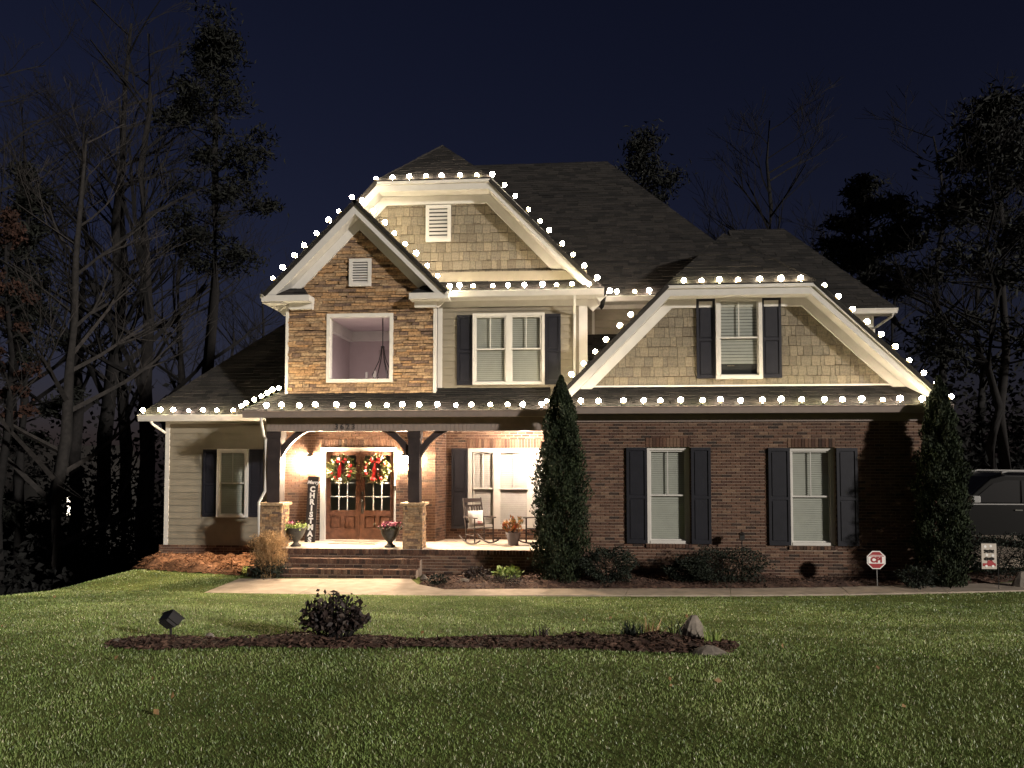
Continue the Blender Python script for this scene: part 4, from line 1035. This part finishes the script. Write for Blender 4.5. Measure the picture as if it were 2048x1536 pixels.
# azalea in the island bed: open twiggy bush with separate leaves
def open_bush(u, v, wpx, hpx, label, nst=62):
    x, y, z = GT(u, v); s = y/FPX; w, h = wpx*s/2, hpx*s
    o = thing('azalea_bush', label, 'shrub', (x, y, z)); st = MB(); P = []
    for i in range(nst):
        a = random.random()*6.283; q = random.random()**.6; t_ = Vector((x+math.cos(a)*w*q*1.02, y+math.sin(a)*w*.7*q, z+h*(1.05-.55*q*q)*random.uniform(.65, 1.0)))
        m_ = Vector((x+math.cos(a)*w*q*.72, y+math.sin(a)*w*.5*q, z+h*.36)); st.tube([(x+math.cos(a)*w*q*.4, y+math.sin(a)*w*.25*q, z-.03), m_, t_], [.008, .006, .003], 4)
        for k in range(22):
            g = random.random(); c_ = m_.lerp(t_, -.15+1.2*g); P.append((c_.x+random.gauss(0, .03), c_.y+random.gauss(0, .03), c_.z+random.gauss(0, .025)))
    part('stem', st, 'bark', o); link(bpy.data.objects.new('foliage', leaf_mesh('foliage', 'dark_leaf', P, .068, asp=.6)), o)
open_bush(668, 1284, 142, 100, 'dark leafy azalea bush in the island bed on the lawn')
# tan fountain grass
x, y = GX(538, 16.9, 1100), 16.9
o = thing('fountain_grass', 'tan fountain grass clump with drooping plumes beside the porch steps', 'ornamental grass', (x, y, 0))
n = 1900; a = np.random.rand(n)*6.2832; l_ = np.random.uniform(.4, 1.12, n); sp = np.random.rand(n)**.7*.42
basep = np.stack([x+np.random.normal(0, .06, n), y+np.random.normal(0, .06, n), np.full(n, .02)], 1)
lean = np.stack([np.cos(a)*sp, np.sin(a)*sp, np.zeros(n)], 1)
link(bpy.data.objects.new('blade', blades_mesh('blade', 'straw_plume', basep, lean, l_*(1-.35*sp), np.full(n, .010), np.random.rand(n))), o)
P = basep+lean*1.0; P[:, 2] += l_*(1-.35*sp)-.03; P = P[::2]
P = np.repeat(P, 5, 0)+np.random.normal(0, .022, (len(P)*5, 3))
link(bpy.data.objects.new('plume', leaf_mesh('plume', 'straw_plume', P, .05, asp=.22, up=1)), o)
n = 1500; d = np.random.normal(size=(n, 3))*np.array([.17, .14, .13])+np.array([x, y, .22]); d[:, 2] = np.abs(d[:, 2])
link(bpy.data.objects.new('foliage', leaf_mesh('foliage', 'boxwood', d, .09, asp=.3)), o)

# mulch beds
def bed(name, poly, height, mat, chips, chipmat, label=None):
    xs_ = [p[0] for p in poly]; ys_ = [p[1] for p in poly]; conv = ccw(poly)
    nx_, ny_ = max(8, int((max(xs_)-min(xs_))/.10)), max(6, int((max(ys_)-min(ys_))/.08)); mb = MB(); idx = {}
    def inside(x, y):
        c = False; j = len(poly)-1
        for i in range(len(poly)):
            if (poly[i][1] > y) != (poly[j][1] > y) and x < (poly[j][0]-poly[i][0])*(y-poly[i][1])/(poly[j][1]-poly[i][1])+poly[i][0]: c = not c
            j = i
        return c
    def edge(x, y):
        m_ = 9
        for i in range(len(poly)):
            a = Vector(poly[i]); b = Vector(poly[(i+1) % len(poly)]); p = Vector((x, y)); ab = b-a
            t_ = min(1, max(0, (p-a).dot(ab)/ab.length_squared)); m_ = min(m_, (p-(a+ab*t_)).length)
        return m_
    def hz(x, y):
        e_ = min(1, edge(x, y)/.3) if inside(x, y) else -.3
        return terrain(x, y)+height*e_*(.55+.9*noise.noise(Vector((x*1.7, y*1.7, 0)))+.35*noise.noise(Vector((x*7, y*7, 4)))+.15)+(.012 if e_ > 0 else -.04)
    for j in range(ny_+1):
        for i in range(nx_+1):
            x = min(xs_)+(max(xs_)-min(xs_))*i/nx_; y = min(ys_)+(max(ys_)-min(ys_))*j/ny_
            idx[i, j] = len(mb.v); mb.v.append((x, y, hz(x, y)))
    for j in range(ny_):
        for i in range(nx_):
            cx = (mb.v[idx[i, j]][0]+mb.v[idx[i+1, j]][0])/2; cy = (mb.v[idx[i, j]][1]+mb.v[idx[i, j+1]][1])/2
            if inside(cx, cy): mb.f.append([idx[i, j], idx[i+1, j], idx[i+1, j+1], idx[i, j+1]]); mb.r.append(random.random())
    struct(name, mb, mat, True)
    P = []
    while len(P) < chips:
        x, y = random.uniform(min(xs_), max(xs_)), random.uniform(min(ys_), max(ys_))
        if inside(x, y): P.append((x, y, hz(x, y)+random.uniform(0, .02)))
    D = np.random.normal(size=(len(P), 3))*np.array([1, 1, .25])
    o = link(bpy.data.objects.new('bark_chips' if mat == 'mulch' else 'straw_litter', leaf_mesh('chips', chipmat, P, .07 if mat == 'mulch' else .13, asp=.3 if mat == 'mulch' else .07, dirs=D*3)))
    tag(o, kind='stuff'); return inside, hz
gp = lambda u, v: ground_at(u, v, .03)
fr_bed = [gp(838, 1168), gp(892, 1177.5), gp(1105, 1176), gp(1258, 1176), gp(1460, 1175.5), gp(1682, 1173), gp(1876, 1168), gp(2060, 1163), (12.4, 17.0), (12.4, 18.4), (XR, 18.4), (XR, YR+.05), (XPR, YR+.05), (XPR-3.0, YR+.03), (GX(842, 17.5, 1140), YR+.03), (GX(842, 17.1, 1140), 17.0)]
bed('mulch_bed', fr_bed, .10, 'mulch', 5200, 'mulch')
lf_bed = [(XW1-.3, YL-.1), (GX(262, 18.6), 18.6), (GX(290, 17.9), 17.9), (GX(360, 17.55), 17.55), (GX(440, 17.3), 17.3), (GX(484, 17.12), 17.12), (GX(488, 17.3), 17.3), (GX(490, 18.6), 18.6), (XPL-.02, 18.6), (XPL-.02, YL-.1)]
in_lf, _ = bed('pine_straw_bed', lf_bed, .24, 'pine_straw', 2600, 'pine_straw')
isl_px = [(208, 1296), (300, 1303), (470, 1297), (640, 1300), (800, 1298), (1000, 1300), (1180, 1302), (1340, 1309), (1470, 1306), (1480, 1290), (1380, 1279), (1270, 1284), (1180, 1277), (1060, 1282), (980, 1277), (860, 1283), (760, 1279), (600, 1278), (510, 1284), (430, 1281), (310, 1278), (220, 1286)]
isl = [GT(u, v)[:2] for u, v in isl_px]
in_isl, hz_isl = bed('island_bed', isl, .09, 'mulch', 3600, 'mulch')
# stones
def rock(u, v, wpx, hpx, label, peak=.0, flat=False, group=None, Y=None):
    if Y: x, y = GX(u, Y, v), Y; z = terrain(x, y)
    else: x, y, z = GT(u, v)
    s = y/FPX; w, h = wpx*s/2, hpx*s; mb = MB(); prof = []
    rings = 5; k = 9
    for i in range(rings+1):
        t_ = i/rings
        for j in range(k):
            a = 6.283*j/k; r_ = (1-t_**2.2*.80)*(1+.22*noise.noise(Vector((math.cos(a)*1.3+u, math.sin(a)*1.3, t_*2))))
            prof.append((x+math.cos(a)*w*r_+peak*w*t_, y+math.sin(a)*w*.6*r_, z-.04+(h+.04)*t_))
    fs = [(i*k+j, i*k+(j+1) % k, (i+1)*k+(j+1) % k, (i+1)*k+j) for i in range(rings) for j in range(k)]+[tuple(range(rings*k, rings*k+k))]
    mb.add(prof, fs, random.random()); o = part('garden_stone', mb, 'rock', None); o['label'] = label; o['category'] = 'stone'
    if group: o['group'] = group
rock(1384, 1285, 62, 52, 'upright pointed grey stone in the island bed', .15)
rock(1418, 1308, 84, 16, 'long flat grey stone on the lawn side of the island bed')
rock(928, 1172, 46, 13, 'flat pale stone in the bed before the porch', Y=16.3)
rock(848, 1160, 18, 12, 'small pale stone at the foot of the porch steps', Y=16.8)
rock(2044, 1150, 40, 30, 'blocky tan stone beside the garden flag', Y=16.9)
for u, v in ((420, 1278), (735, 1281), (470, 1283), (560, 1281), (235, 1290), (760, 1287)):
    rock(u, v, random.uniform(26, 44), random.uniform(7, 13), 'small rough stone edging the island bed', group='edging stones of the island bed')
# tufts of iris-like blades in the island
def tuft(u, v, n, h, label, mat):
    x, y, z = GT(u, v); o = thing('leaf_tuft', label, 'plant', (x, y, z))
    a = np.random.rand(n)*6.28; sp = np.random.rand(n)*h*.75
    b_ = np.stack([x+np.random.normal(0, .05, n), y+np.random.normal(0, .04, n), np.full(n, z)], 1)
    link(bpy.data.objects.new('blade', blades_mesh('blade', mat, b_, np.stack([np.cos(a)*sp, np.sin(a)*sp*.6, np.zeros(n)], 1), np.random.uniform(.4, 1, n)*h, np.full(n, .018), np.random.rand(n))), o)
tuft(1262, 1286, 90, .26, 'dense tuft of dark strappy leaves in the island bed', 'boxwood')
tuft(1300, 1280, 26, .30, 'tuft of dry straw coloured blades beside the dark strappy leaves', 'straw_plume')
tuft(1350, 1290, 14, .42, 'few tall dark blades beside the pointed stone', 'boxwood')
tuft(1425, 1292, 44, .24, 'tuft of green and dry blades behind the long flat stone', 'lime_leaf')
tuft(1087, 1276, 24, .18, 'small dark tuft in the middle of the island bed', 'dark_leaf')
# lawn flood lamp
x, y, z = GT(341, 1284)
o = thing('flood_lamp', 'small black flood lamp on a stake in the island bed', 'lamp', (x, y, z))
s = y/FPX; zc = z+36*s
part('stake', MB().tube([(x, y, z-.05), (x, y, zc-.02)], .014, 6), 'dark_metal', o)
mb = MB(); mb.box(-.10, .10, -.045, .035, -.07, .07); mb.box(-.11, .11, .035, .05, -.08, .08)
for i in range(5): mb.box(-.08+i*.036, -.07+i*.036, -.075, -.045, -.06, .06)
Rm = Matrix.Translation((x, y, zc+.05)) @ Matrix.Rotation(R(-18), 4, 'Y') @ Matrix.Rotation(R(-30), 4, 'Z') @ Matrix.Rotation(R(35), 4, 'X')
mb.v = [tuple(Rm @ Vector(p)) for p in mb.v]; part('head', mb, 'dark_metal', o)
# path light behind the wide boxwood
x = GX(1484, 17.2, 1090); z0 = terrain(x, 17.2); zt = GZ(1066, 17.2, 1484)
o = thing('path_light', 'small dark unlit path light behind the wide boxwood', 'lamp', (x, 17.2, z0))
part('stake', MB().tube([(x, 17.2, z0-.05), (x, 17.2, zt-.14)], .012, 6), 'dark_metal', o)
part('cage', MB().box(x-.05, x+.05, 17.15, 17.25, zt-.15, zt-.03), 'dark_metal', o); part('cap', MB().lathe([(.11, zt-.03), (.03, zt+.02)], (x, 17.2, 0), 8), 'dark_metal', o)
# octagon yard sign
YV = 16.65; x, z = G(1752.5, 1120, YV); r_ = 17.5*YV/FPX
o = thing('yard_sign', 'red octagon security yard sign lettered CPI on a thin stake', 'sign', (x, YV, terrain(x, YV)))
part('stake', MB().tube([(x+.02, YV+.02, -.1), (x+.01, YV+.02, z)], .010, 6), 'silver_trim', o)
oct_ = lambda r: [(x+math.cos(R(22.5+45*i))*r, z+math.sin(R(22.5+45*i))*r) for i in range(8)]
part('border', MB().prism(oct_(r_*1.06), front(YV), -.012, 0), 'sign_white', o)
part('face', MB().prism(oct_(r_*.95), front(YV), -.008, .003), 'sign_red', o)
part('white_band', MB().prism(clip(oct_(r_*.93), [(x-1, z-.075), (x+1, z-.075), (x+1, z+.075), (x-1, z+.075)]), front(YV), -.006, .006), 'sign_white', o)
part('line', MB().prism(clip(oct_(r_*.93), [(x-1, z+.095), (x+1, z+.095), (x+1, z+.105), (x-1, z+.105)]), front(YV), -.006, .006), 'sign_white', o)
text_part('lettering', 'CPI', .155, 'sign_red', o, (x, YV-.0085, z), (R(90), 0, 0), .002, .009, 0, 1.05)
# garden flag
YV = 16.5; x0, x1, z0, z1 = rect(1963, 1993, 1087, 1138, YV); xm_ = (x0+x1)/2
o = thing('garden_flag', 'small pale garden flag with dark script and a red truck', 'flag', (xm_, YV, terrain(xm_, YV)))
part('pole', MB().tube([(x1+.03, YV, -.1), (x1+.03, YV, z1+.02), (x0-.02, YV, z1+.02)], .008, 6), 'dark_metal', o)
part('cloth', MB().box(x0, x1, YV-.003, YV+.003, z0, z1), 'flag_cloth', o)
for k_, (zz, amp) in enumerate(((.72, .022), (.66, .018), (.42, .024), (.37, .018))):
    pts = [(x0+.05+(x1-x0-.1)*i/22, YV-.008, z0+(z1-z0)*zz+amp*math.sin(i*1.9+k_*1.3)*(1 if i % 5 else .2)) for i in range(23)]
    part('script', MB().tube(pts, .007, 4), 'scrawl', o)
for a, b in ((.25, .88), (.62, .90), (.35, .55), (.75, .53)):
    q = MB(); q.lathe([(.001, -.0), (.028, 0), (.028, .002)], (x0+(x1-x0)*a, YV-.004, z0+(z1-z0)*b), 10, axis=-UY); part('white_spot', q, 'sign_white', o)
tx, tz = x0+.02, z0+.03; tw = x1-x0-.04
mb = MB(); mb.prism([(tx, tz+.03), (tx+tw, tz+.03), (tx+tw, tz+.085), (tx+tw*.86, tz+.10), (tx+tw*.72, tz+.15), (tx+tw*.38, tz+.15), (tx+tw*.34, tz+.09), (tx, tz+.09)], front(YV), -.0, .0065); part('truck_print', mb, 'sign_red', o)
for a in (.27, .78):
    q = MB(); q.lathe([(.026, 0), (.026, .008)], (tx+tw*a, YV-.001, tz+.03), 10, axis=-UY); part('wheel_print', q, 'sign_white', o)

# ------------------------------------------------------------------ lawn
N_ = 420000
d_ = 3.4*np.exp(np.random.rand(N_)*math.log(19.5/3.4))            # log-uniform in distance: even density on the picture
X_ = (np.random.rand(N_)*2-1)*(d_*.80+2.2)-d_*.075
zt_ = np.array([terrain(a, b) for a, b in zip(X_, d_)])
wn = np.interp(X_, nxs, nys)
ok = d_ < wn-.01
left = (X_ < near[0][0]-.05+(d_-near[0][1])*(far_[0][0]-near[0][0])/(far_[0][1]-near[0][1]))
ok |= left & (d_ < 19.4)
for i in np.nonzero(ok)[0]:
    x, y = X_[i], d_[i]
    if 8.5 < y < 11.5 and in_isl(x, y) or (y > 17 and x < 0 and in_lf(x, y)): ok[i] = False
X_, d_, zt_ = X_[ok], d_[ok], zt_[ok]; n = len(X_)
patch = np.array([noise.noise(Vector((a*.9, b*.9, 7)))+.6*noise.noise(Vector((a*3.1, b*3.1, 2))) for a, b in zip(X_, d_)])
patch += np.array([.9*noise.noise(Vector((a*.13+5, b*1.05+.25*a, 11))) for a, b in zip(X_, d_)])
h_ = np.random.uniform(.013, .034, n)*(1+.25*patch); ang = np.random.rand(n)*6.2832; ln = np.random.uniform(.1, .9, n)*h_
g_ = np.clip(.37+.24*patch+np.random.normal(0, .16, n), 0, .8); g_[np.random.rand(n) < .035] = .97
me = blades_mesh('lawn_grass', 'grass', np.stack([X_, d_, zt_-.004], 1), np.stack([np.cos(ang)*ln, np.sin(ang)*ln, 0*ln], 1), h_, (.003+.00065*d_), g_)
tag(link(bpy.data.objects.new('lawn_grass', me)), 'short green lawn grass with pale dry blades', 'grass', kind='stuff')
# a few fallen leaves on the lawn
P = []
while len(P) < 36:
    y = 3.6*math.exp(random.random()*1.35); x = random.uniform(-1, 1)*y*.75-y*.07
    if y < walk_near(x)-.1 and not (8.5 < y < 11.5 and in_isl(x, y)): P.append((x, y, terrain(x, y)+.05))
tag(link(bpy.data.objects.new('fallen_leaves', leaf_mesh('fallen_leaves', 'straw_plume', P, .055, asp=.7))), 'pale fallen leaves scattered on the lawn', 'leaves', kind='stuff')

# ------------------------------------------------------------------ the parked car
gzc = terrain(14, 21); cxm = GX(1918, 20.2, 975)
car = thing('parked_car', 'large grey sport utility vehicle parked on the drive behind the corner evergreen', 'car', (cxm+1.15, 21.0, gzc), R(0))
def cp(name, mb, mat, par=None, smooth=False, bevel=0, loc=(0, 0, 0)):
    ob = part(name, mb, mat, par or car, smooth, world=False, loc=loc)
    if bevel:
        md = ob.modifiers.new('edge', 'BEVEL'); md.width = bevel; md.segments = 3; md.limit_method = 'ANGLE'
    return ob
def loft(prof_w):
    """prof_w: list of ((x,z) polygon, y half-width) from outer-right to outer-left"""
    mb = MB(); k = len(prof_w[0][0]); vs = []
    for poly, yy in prof_w: vs += [(p[0], yy, p[1]) for p in poly]
    fs = [tuple(range(k)), tuple(range((len(prof_w)-1)*k, len(prof_w)*k))[::-1]]
    for s_ in range(len(prof_w)-1):
        for i in range(k): fs.append((s_*k+(i+1) % k, s_*k+i, (s_+1)*k+i, (s_+1)*k+(i+1) % k))
    mb.add(vs, fs, .5); return mb
def arch(cx, r, n=8): return [(cx+math.cos(math.pi*(1-i/n))*r, .38+math.sin(math.pi*(1-i/n))*r) for i in range(n+1)]
lower = [(-2.55, .45), (-2.5, .35)]+[(p[0], max(.33, p[1])) for p in arch(-1.62, .44)]+[(p[0], max(.33, p[1])) for p in arch(1.52, .44)]+[(2.5, .36), (2.6, .5), (2.58, 1.12), (2.45, 1.20), (-.95, 1.17), (-1.6, 1.12), (-2.35, 1.02), (-2.52, .85)]
inn = [(p[0]*.985, p[1]+(.02 if p[1] > 1 else 0)) for p in lower]
body = cp('body', loft([(lower, -.98), (inn, -.9), (inn, .9), (lower, .98)]), 'car_paint')
cab0 = [(-1.12, 1.165), (2.5, 1.19), (2.28, 1.72), (1.9, 1.88), (-.05, 1.90), (-.42, 1.80)]
cab1 = [(-1.05, 1.165), (2.46, 1.19), (2.22, 1.76), (1.85, 1.93), (0, 1.95), (-.36, 1.85)]
cp('cabin', loft([(cab0, -.86), (cab1, -.66), (cab1, .66), (cab0, .86)]), 'car_paint', bevel=.03)
for a in ([(-.92, 1.20), (.28, 1.20), (.28, 1.76), (-.02, 1.77), (-.36, 1.68)], [(.34, 1.20), (1.35, 1.20), (1.35, 1.74), (.34, 1.76)], [(1.41, 1.20), (2.2, 1.21), (2.05, 1.65), (1.41, 1.73)]):
    for s_ in (-1, 1):
        q = MB(); q.add([(p[0], s_*(.885-.02*(p[1]-1.2)), p[1]) for p in a]+[(p[0], s_*.84, p[1]) for p in a], [tuple(range(len(a))), tuple(range(len(a), 2*len(a)))[::-1]]+[(i, (i+1) % len(a), len(a)+(i+1) % len(a), len(a)+i) for i in range(len(a))])
        cp('side_window', q, 'car_glass')
for s_ in (-1, 1):
    cp('roof_rail', MB().tube([(-.05, s_*.72, 1.96), (.1, s_*.72, 2.0), (1.75, s_*.72, 1.98), (1.9, s_*.72, 1.93)], .025, 6), 'silver_trim')
    cp('belt_trim', MB().box(-1.0, 2.3, s_*.97-.012, s_*.97+.012, 1.15, 1.175), 'silver_trim')
    q = MB(); q.box(-1.02, -.80, s_*1.05-.11, s_*1.05+.11, 1.20, 1.38); cp('wing_mirror', q, 'silver_trim', bevel=.03)
    for xx in (.10, 1.15): cp('door_handle', MB().box(xx, xx+.18, s_*.99-.02, s_*.99+.02, 1.0, 1.03), 'chrome')
    q = MB(); q.box(-2.55, -2.2, s_*.75-.17, s_*.75+.17, .82, .95); cp('headlight', q, 'silver_trim', bevel=.03)
    for xx in (-1.62, 1.52):
        wh = cp('wheel', MB().lathe([(.20, -.11), (.36, -.11), (.39, -.06), (.39, .06), (.36, .11), (.20, .11)], (xx, s_*.86, .39), 24, axis=UY*s_), 'rubber', smooth=False)
        q = MB(); q.lathe([(.05, .10), (.24, .085), (.25, .11), (.23, .118), (.05, .122)], (xx, s_*.86, .39), 16, axis=UY*s_)
        part('rim', q, 'silver_trim', wh, world=False)
drv = MB(); drv.prism([(8.9, 18.45), (30, 18.45), (30, 30), (8.9, 30)], fr if False else (Vector((0, 0, 0)), UX, UY, UZ), .2, .425, .3); drv = struct('driveway', drv, 'concrete')

# ------------------------------------------------------------------ trees
def grow(segs, p, d, r, L_, depth, spread, up, kids):
    n = 3; pts = [p]; rad = [r]
    for i in range(n):
        d = (d+Vector((random.gauss(0, .10), random.gauss(0, .10), random.gauss(0, .05)+up*.08))).normalized()
        p = p+d*(L_/n); pts.append(p); rad.append(r*(1-.55*(i+1)/n))
    segs.append((pts, rad))
    if depth == 0: return
    for k in range(kids if depth > 1 else kids+1):
        t_ = random.uniform(.3, 1); i = min(n-1, int(t_*n)); q = pts[i].lerp(pts[i+1], t_*n-i)
        ax = Vector((random.gauss(0, 1), random.gauss(0, 1), random.gauss(0, .3))).normalized()
        nd = (d+ax*spread).normalized()
        grow(segs, q, nd, rad[i]*.55, L_*random.uniform(.5, .75), depth-1, spread, up, kids)
def bare_tree(label, loc, H, bark='bark', spread=.75, lean=(0, 0), group=None, first=.35, nl=16, pos=True):
    o = thing('bare_tree', label, 'tree', loc, random.random()*6 if not pos else 0, group)
    tr = MB(); pts = [Vector((0, 0, -.5))]; rad = [H*.017]
    n = 9
    for i in range(1, n+1):
        t_ = i/n; pts.append(Vector((lean[0]*t_*H+random.gauss(0, .12), lean[1]*t_*H+random.gauss(0, .12), H*t_))); rad.append(H*.016*(1-t_*.88))
    tr.tube(pts, rad, 7); part('trunk', tr, bark, o, True, world=False)
    segs = []
    for i in range(nl):
        t_ = first+(1-first)*(i+random.random())/nl; k = min(n-1, int(t_*n)); q = pts[k].lerp(pts[k+1], t_*n-k); a = random.random()*6.283
        d = Vector((math.cos(a), math.sin(a), random.uniform(.35, .9))).normalized()
        grow(segs, q, d, rad[k]*.5, H*.22*(1.25-.75*t_), 3, spread, 1, 3)
    cr_ = MB()
    for ps, rd in segs: cr_.tube(ps, [max(.009, r_) for r_ in rd], 3, cap=False)
    part('crown', cr_, bark, o, world=False); return o
def pine_tree(label, loc, H, crown_w, crown_from, group=None, n_cl=46, mat='needle', flat=.55, name='pine_tree', ls=.34, asp=.28):
    o = thing(name, label, 'tree', loc, 0, group); tr = MB(); pts = []; rad = []
    for i in range(8):
        t_ = i/7; pts.append((random.gauss(0, .1), random.gauss(0, .1), -.5+t_*(H+.2))); rad.append(H*.014*(1-.85*t_))
    tr.tube(pts, rad, 7); part('trunk', tr, 'bark', o, True, world=False)
    P = []; br = MB()
    for i in range(n_cl):
        t_ = random.random(); z = H*(crown_from+(1-crown_from)*t_); w = crown_w*math.sin(math.pi*min(.97, (.12+.88*t_)**.8))*random.uniform(.35, 1.1); a = random.random()*6.283
        c_ = Vector((math.cos(a)*w, math.sin(a)*w, z)); br.tube([(0, 0, z-.6), (c_.x, c_.y, c_.z-.1)], [.05, .02], 3, cap=False)
        s = random.uniform(.5, 1.05)*crown_w*.34
        for k in range(150): P.append((c_.x+random.gauss(0, s*.55), c_.y+random.gauss(0, s*.55), c_.z+random.gauss(0, s*flat*.55)))
    tag(part('limb', br, 'bark', o, world=False), kind='stuff')
    link(bpy.data.objects.new('crown', leaf_mesh('crown', mat, P, ls, asp=asp)), o, world=False); return o
def at(u, Y): x = GX(u, Y, 900); return (x, Y, terrain(x, Y)-.2)
def top(u, v, Y): return G(u, v, Y)[1]-terrain(GX(u, Y), Y)
bare_tree('pale slender bare tree with spreading limbs in the wood beside the left wing', at(108, 27), top(160, 250, 27), 'pale_bark', .7, (.045, 0), None, .25, 18)
pine_tree('tall pine with a dense black crown behind the left wing', at(418, 36), top(430, 20, 36), 3.0, .60, None, 60)
pine_tree('low dark pine among the bare trees at the far left', at(45, 30), top(45, 330, 30), 2.2, .3, None, 44)
g1 = 'bare trees of the wood left of the house'
b1 = bare_tree('tall bare tree in the dark wood left of the house', at(300, 33), top(300, 60, 33), 'bark', .75, (-.02, 0), g1)
b2 = bare_tree('tall bare tree in the dark wood left of the house', at(205, 38), top(205, 40, 38), 'bark', .7, (.03, 0), g1)
for u, Y, sc in ((-60, 34, 1), (20, 42, 1.05), (150, 44, 1.0), (255, 43, .95), (355, 44, .9), (470, 40, .62), (540, 44, .6), (-140, 40, 1)):
    copy_tree(random.choice((b1, b2)), at(u, Y), random.random()*6.28, sc)
bare_tree('bare tree with many fine upright twigs behind the ridge of the roof', at(1520, 40), top(1520, 235, 40), 'bark', .6, (.03, 0), None, .35, 18)
pine_tree('dark evergreen behind the right end of the main ridge', at(1290, 42), top(1290, 262, 42), 2.8, .55, None, 40)
pine_tree('flat topped dark pine standing beyond the driveway', at(1745, 34), top(1745, 345, 34), 2.3, .62, None, 52, flat=.38)
pine_tree('large dark tree at the edge of the wood beyond the parked car', at(2010, 30), top(2010, 190, 30), 3.3, .38, None, 60)
g2 = 'bare trees beyond the driveway'
b3 = bare_tree('bare tree in the dark wood beyond the driveway', at(1880, 36), top(1880, 260, 36), 'bark', .75, (.02, 0), g2)
for u, Y, sc in ((1650, 42, .85), (1790, 40, .8), (1960, 42, .95), (2080, 34, 1), (2150, 40, 1.1), (1425, 46, .85)):
    copy_tree(b3, at(u, Y), random.random()*6.28, sc)
bare_tree('pale bare trunk rising behind the parked car', at(1992, 28), top(1992, 330, 28), 'bark', .7, (0, 0), None, .45, 12)
pine_tree('small tree with rust coloured leaves at the edge of the left wood', at(6, 26), top(6, 410, 26), 1.0, .55, None, 26, 'rust_leaf', .8, 'rust_leaf_tree', .16, .6)
# dense understory that closes the view at trunk height
def thicket(x0, x1, y0, y1, ztop, n, size):
    X = np.random.uniform(x0, x1, n); Y = np.random.uniform(y0, y1, n)
    zz = np.random.rand(n)**1.5*ztop*(.65+.35*np.sin(X*.55+1)+.2*np.sin(X*1.7))
    Z = np.array([terrain(a, b) for a, b in zip(X, Y)])+zz
    return np.stack([X, Y, Z], 1)
P = np.concatenate([thicket(-62, -11, 33, 52, 12, 70000, .5), thicket(12, 50, 30, 50, 8, 45000, .5), thicket(-34, -11.5, 24, 33, 5.5, 26000, .4)])
uu = 1024+FPX*np.tan(np.arctan2(P[:, 0], P[:, 1])+YAW)
P = P[~((uu < 90) & (uu > -40) & (np.abs(P[:, 2]-CZ+P[:, 1]*.062) < 1.1) & (np.random.rand(len(P)) < .985))]
tag(link(bpy.data.objects.new('undergrowth', leaf_mesh('undergrowth', 'under_leaf', P, .34, asp=.6))), 'dark tangled undergrowth closing the wood', 'undergrowth', kind='stuff')
# neighbour's house, only its lit windows show between the trunks
hxn, hyn = GX(30, 70, 1010), 70.0; zz = terrain(hxn, hyn); zc_ = GZ(1012, 70, 30)
nb = thing('far_house', 'far house with lit windows glimpsed through the dark wood', 'house', (hxn, hyn, zz))
part('wall', MB().box(hxn-5, hxn+9, hyn, hyn+7, zz-.5, zc_+3), 'far_wall', nb)
rf = MB(); rf.add([(hxn-5.5, hyn-.5, zc_+3), (hxn+9.5, hyn-.5, zc_+3), (hxn+9.5, hyn+7.5, zc_+3), (hxn-5.5, hyn+7.5, zc_+3), (hxn-5.5, hyn+3.5, zc_+6), (hxn+9.5, hyn+3.5, zc_+6)], [(0, 1, 5, 4), (2, 3, 4, 5), (1, 2, 5), (3, 0, 4), (0, 3, 2, 1)]); part('roof', rf, 'roof_tile', nb)
for a, b_ in ((-3.2, 1.0), (-.9, .8), (5.4, .9)):
    part('window', MB().box(hxn+a, hxn+a+b_*1.5, hyn-.05, hyn-.002, zc_-.9, zc_+.9), 'far_window', nb)
